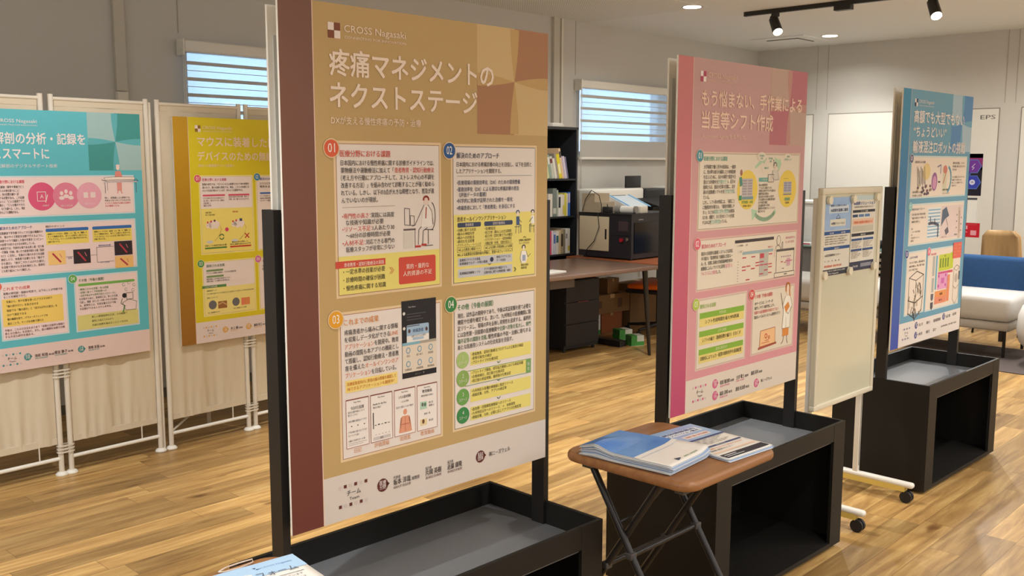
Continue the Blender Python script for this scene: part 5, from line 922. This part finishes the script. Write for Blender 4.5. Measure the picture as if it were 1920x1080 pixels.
carton('green and white carton between the pile and the front green one', 6.50, 4.90, 0, .13, .11, .085, -20, GW, False, 'carton', green)
r = thing('swivel_chair', 'black swivel chair with an orange seat under the reddish brown table', 'chair', (7.02, 4.86, 0), math.radians(15))
OG = mat((232, 110, 24), .55)
MB().bevbox(-.24, .24, -.23, .23, .375, .41, mat((24, 24, 26), .5), .015).build('seat_base', r); MB().bevbox(-.23, .23, -.22, .22, .4105, .455, OG, .02).build('seat', r)
MB().cyl((0, 0, .09), (0, 0, .374), .026, BLK, 16).build('gas_lift', r)
for k in range(5):
    a = math.radians(72 * k + 20); ex, ey = .29 * math.cos(a), .29 * math.sin(a)
    lg = MB().cyl((.02 * math.cos(a), .02 * math.sin(a), .085), (ex, ey, .062), .018, BLK, 10, .012).build('base_arm', r); MB().cyl((ex - .012 * math.sin(a), ey + .012 * math.cos(a), .026), (ex + .012 * math.sin(a), ey - .012 * math.cos(a), .026), .025, BLK, 14).cyl((ex, ey, .03), (ex, ey, .064), .006, BLK, 8).build('caster', lg)
# ================================================================== lounge: rug, benches, ottoman, chairs, glass counter
tag(MB().bevbox(7.42, 8.42, .6, 3.0, .0, .006, noisy((92, 84, 80), (80, 72, 70), 30, .95, .1), .002).build('rug'), 'flat dark grey rug under the white lounge bench', 'rug')
SW = noisy((214, 212, 208), (206, 203, 198), 2, .45, .4)
def bench(label, y0, y1, back):
    r = thing('lounge_bench', label, 'bench', (7.9, y0, 0), 0, 'white lounge benches'); L = y1 - y0
    MB().bevbox(0, .62, 0, L, .285, .49, SW, .055, seg=5).build('seat_cushion', r); MB().bevbox(.015, .60, .015, L - .015, .215, .284, mat((196, 190, 182), .5), .02).build('seat_base', r)
    for y in (.06, L - .06):
        for x in (.06, .54):
            MB().cyl((x, y, .0065 if x < .54 or 1 else 0), (x, y, .2145), .012, BLK, 12).box(x - .012, x + .012, y + .0125, y + .04, .13, .2145, BLK).build('leg', r)
    if back:
        MB().bevbox(.47, .60, -.1, L + .0, .46, .752, noisy((50, 86, 132), (42, 74, 118), 30, .8, .2), .035).build('backrest', r)['label'] = 'navy blue backrest'
    return r
bench('white lounge bench with a navy blue backrest, right of the blue poster', 2.22, 3.24, True)
bench('white lounge bench without a backrest, seen between the pink and blue posters', 3.27, 4.35, False)
r = thing('ottoman', 'pale rounded ottoman cut off by the right edge of the photo', 'ottoman', (7.86, 1.87, 0), 0)
MB().lathe([(.14, .115), (.22, .13), (.27, .18), (.29, .26), (.285, .38), (.26, .45), (.20, .49), (.10, .505)], 0, 0, SW, 40).build('cushion', r)
for a in (45, 135, 225, 315): x, y = .13 * math.cos(math.radians(a)), .13 * math.sin(math.radians(a)); MB().cyl((x, y, .0065), (x, y, .125), .016, mat((170, 166, 160), .3, .6), 12).build('leg', r)
PLY = noisy((214, 180, 130), (180, 140, 92), 3, .4, .4, 0, (8, 8, 1))
def plychair(label, x, y, rz, g, top=.93):
    r = thing('plywood_chair', label, 'chair', (x, y, 0), math.radians(rz), g); n = 10
    def shell(z0, z1, w0, w1, lean, m):
        vs = []; 
        for t in (0, 1):
            for j in range(9):
                f = j / 8; z = z0 + (z1 - z0) * f; w = w0 + (w1 - w0) * f; rr = .04
                inset = 0 if (1 - f) * (z1 - z0) > rr else rr - math.sqrt(max(0, rr * rr - (rr - (1 - f) * (z1 - z0)) ** 2))
                for i in range(n + 1): s_ = -1 + 2 * i / n; vs.append((lean * f + .03 * (1 - s_ * s_) + t * .011, s_ * (w / 2 - inset), z))
        N = 9 * (n + 1); fs = []
        for j in range(8):
            for i in range(n): a = j * (n + 1) + i; fs += [(a, a + 1, a + n + 2, a + n + 1), (N + a, N + a + n + 1, N + a + n + 2, N + a + 1)]
        for j in range(8): a = j * (n + 1); b = a + n; fs += [(a, a + n + 1, N + a + n + 1, N + a), (b, N + b, N + b + n + 1, b + n + 1)]
        for i in range(n): b = 8 * (n + 1) + i; fs += [(b, b + 1, N + b + 1, N + b), (i, N + i, N + i + 1, i + 1)]
        return MB().add(vs, fs, m, True)
    shell(.50, top, .34, .29, -.06, PLY).build('backrest', r); MB().bevbox(.02, .42, -.20, .20, .435, .447, PLY, .005).build('seat', r)
    for sy in (-1, 1): MB().tube([(.0, sy * .14, .62), (.035, sy * .15, .44), (-.02, sy * .19, .0)], .010, BLK, 8).build('leg', r); MB().cyl((.36, sy * .16, .434), (.40, sy * .19, 0), .010, BLK, 10).build('leg', r)
    return r
plychair('plywood chair with a light oak back, behind the navy backrest', 9.03, 2.66, 0, 'plywood chairs')
plychair('plywood chair mostly hidden behind the nearer plywood chair', 9.56, 2.79, 0, 'plywood chairs', .895)
r = thing('glass_counter', 'low grey cabinet with a greenish glass top by the far door', 'cabinet', (9.2, 3.55, 0), 0)
MB().box(0, .45, .55, 1.45, .0, .645, noisy((150, 150, 148), (110, 110, 110), 6, .4, .4, 0, (1, 30, 1))).build('grey_body', r); MB().bevbox(-.03, .50, -.05, 1.5, .657, .672, mat((150, 186, 178), .1, trans=.4), .002).build('glass_top', r)
MB().box(.02, .43, 0, .02, 0, .656, mat((120, 118, 114), .5)).build('end_panel', r)
MB().box(.02, .43, .021, .549, .30, .32, mat((120, 118, 114), .5)).build('shelf', r); MB().box(.02, .43, .021, .549, .0, .02, mat((120, 118, 114), .5)).build('shelf', r); MB().box(0.02, .44, .56, 1.44, .6455, .656, mat((120, 118, 114), .5)).build('spacer', r)
for i in range(5): 
    q = MB().bevbox(9.23 + .012 * (i % 2), 9.56, 3.74 - .02 * (i % 2), 4.02, .3205 + i * .058, .3205 + i * .058 + .030, mat((216, 208, 192) if i % 2 == 0 else (196, 186, 170), .5), .006)
    q.box(9.30, 9.5, 3.80, 3.96, .3205 + i * .058 + .030, .3205 + i * .058 + .0575, mat((52, 46, 42), .6)); q = q.build('tray'); tag(q, 'white tray under the glass top, %s of the stack' % ('bottom one', 'second from the bottom', 'middle one', 'second from the top', 'topmost one')[i], 'tray', 'white trays stacked under the glass top')
r = thing('speaker', 'black rounded speaker on the glass top, right of the whiteboard', 'speaker', (9.36, 3.85, .7132), 0)
MB().cyl((0, -.11, 0), (0, .05, 0), .04, mat((34, 36, 38), .7), 24).build('body', r); MB().cyl((0, -.1125, 0), (0, -.1105, 0), .032, mat((60, 62, 66), .4), 24).build('end_cap', r)
r = thing('case', 'tall white case on the glass top, left of the whiteboard', 'case', (9.32, 4.50, .6722), 0)
MB().bevbox(0, .28, 0, .38, 0, .42, mat((216, 216, 212), .5), .008).build('body', r); MB().bevbox(-.01, .29, -.01, .39, .4205, .452, mat((234, 234, 230), .5), .006).build('lid', r)
t = MB().bevbox(9.22, 9.27, 4.52, 4.64, .6722, .70, mat((236, 232, 228), .4), .004).box(9.2185, 9.2195, 4.54, 4.62, .68, .69, mat((200, 50, 80), .4)).build('package'); tag(t, 'tiny white package with a red stripe on the glass top', 'package')
# ================================================================== things on the right wall
def wf(name, label, cat, y, z, w, h, draw):
    r = thing(name, label, cat, (XR - .0128, y, z), -math.pi / 2); MB().box(0, w, 0, .0006, 0, h, mat((230, 228, 220), .5)).build('paper', r); F = Flat(Hh=h * 1000, base=1); draw(F, w * 1000, h * 1000); F.build('print', r)
def d_hex(F, w, h):
    F.rect(0, 0, w, h, (30, 26, 40), 0).rect(0, 0, w, h * .38, (120, 44, 96), 0).rect(0, h * .1, w, h * .3, (136, 50, 110), 1)
    def hx(u, v, r_, c, ly): F.poly([(u + r_ * math.cos(math.radians(60 * k)), v + r_ * math.sin(math.radians(60 * k))) for k in range(6)], c, ly)
    for u, v, c in ((.72, .30, (110, 56, 150)), (.72, .68, (56, 66, 170)), (.38, .48, (70, 70, 160)), (.1, .3, (120, 50, 130)), (.08, .7, (60, 50, 120))): hx(w * u, h * v, w * .26, (90, 120, 190), 2); hx(w * u, h * v, w * .235, c, 3)
    F.line([(w * .76, h * .24), (w * .66, h * .32), (w * .74, h * .33), (w * .68, h * .38)], 6, (210, 196, 220), 5).ell(w * .70, h * .68, w * .09, w * .09, (210, 210, 230), 5).text('VR', w * .70, h * .70, 22, (50, 50, 90), None, 6, .02, 'c')
wf('wall_poster', 'purple and navy hexagon poster on the far door', 'poster', 3.55, 1.185, .30, .42, d_hex)
def d_w(F, w, h): F.rect(w * .05, h * .02, w * .95, h * .10, (90, 88, 92), 1); [F.text('ご利用案内', w * .1, h * (.2 + .16 * q), 9, (110, 108, 110), w * .4) for q in range(4)]; F.frame(w * .03, h * .03, w * .97, h * .97, 1.2, (170, 168, 164), 1)
wf('wall_notice', 'white notice sheet below the hexagon poster on the far door', 'notice', 3.48, .885, .21, .285, d_w)
def d_r(F, w, h): F.rect(0, 0, w, h, (196, 30, 48), 0).text('AED', w * .5, h * .44, 44, (236, 214, 214), w * .4, 2, .03, 'c') if False else F.rect(0, 0, w, h, (196, 30, 48), 0).rect(w * .2, h * .2, w * .62, h * .45, (226, 170, 176), 1).rect(w * .2, h * .62, w * .62, h * .68, (226, 130, 140), 1).rect(w * .72, h * .52, w * .9, h * .86, (226, 160, 170), 1)
wf('wall_sign', 'small red sign at the bottom of the notices on the far door', 'sign', 3.55, .765, .31, .145, d_r)
F = Flat(Hh=100, base=1); F.text('EPS', 0, 60, 52, (100, 96, 92), 140, 0, .01); q = F.mb.build('door_lettering', None); q.parent = D1; q.location = (XR - .0124, 3.30, 1.905); q.rotation_euler = (0, 0, -math.pi / 2)
# ================================================================== ceiling fittings
GLOW = mat((255, 240, 214), .5, emit=14.0, name='lamp_glow')
for i, (x, y, lab) in enumerate(((7.0, 4.58, 'round recessed ceiling light left of the track'), (9.51, 4.56, 'round recessed ceiling light near the ceiling vent'))):
    r = thing('ceiling_light', lab, 'ceiling light', (x, y, H), 0, 'recessed ceiling lights')
    MB().lathe([(.088, -.004), (.092, -.0005), (.075, -.0005), (.075, -.004)], 0, 0, mat((230, 228, 222), .4), 32).build('rim', r); MB().cyl((0, 0, -.0075), (0, 0, -.0045), .074, GLOW, 32).build('diffuser', r)
r = thing('ceiling_vent', 'flat square air vent in the ceiling above the far corner', 'vent', (9.55, 5.02, H), math.radians(0))
MB().box(-.30, .30, -.30, .30, -.012, -.0005, CEIL).build('frame', r); MB().box(-.18, .18, -.18, .18, -.0165, -.0125, mat((96, 90, 84), .6)).build('dark_slot', r); MB().box(-.165, .165, -.165, .165, -.021, -.0168, CEIL).build('centre_plate', r)
r = thing('track_rail', 'black lighting track on the ceiling', 'lighting track', (7.58, 2.2, H), 0)
MB().box(-.018, .018, 0, 2.21, -.036, -.0005, BLK).build('rail', r); MB().box(-.019, .019, 2.2105, 2.222, -.037, -.0005, mat((60, 58, 56), .4)).build('end_cap', r)
MB().box(-.03, .03, 1.26, 1.40, -.075, -.0365, BLK).build('feed_box', r)
def head(label, y, tgt):
    r = thing('spotlight', label, 'spotlight', (7.58, y, H - .037), 0, 'track spotlights'); MB().box(-.016, .016, -.03, .03, -.03, 0, BLK).cyl((0, 0, -.085), (0, 0, -.03), .008, BLK, 10).build('stem', r)
    d = (Vector(tgt) - Vector((7.58, y, H - .12))).normalized(); a = Vector((0, 0, -.085)) - d * .05; b = a + d * .15
    MB().cyl(a, b, .040, BLK, 28, .043).cyl(a - d * .03, a, .026, BLK, 20, .026).build('lamp_body', r); MB().cyl(b + d * .0005, b + d * .004, .038, GLOW, 28).build('lens', r)
head('black track spotlight near the end of the rail, left of the feed box', 4.13, (6.2, 2.4, 0)); head('glowing black track spotlight near the top right of the photo', 2.82, (6.2, 1.6, .4))
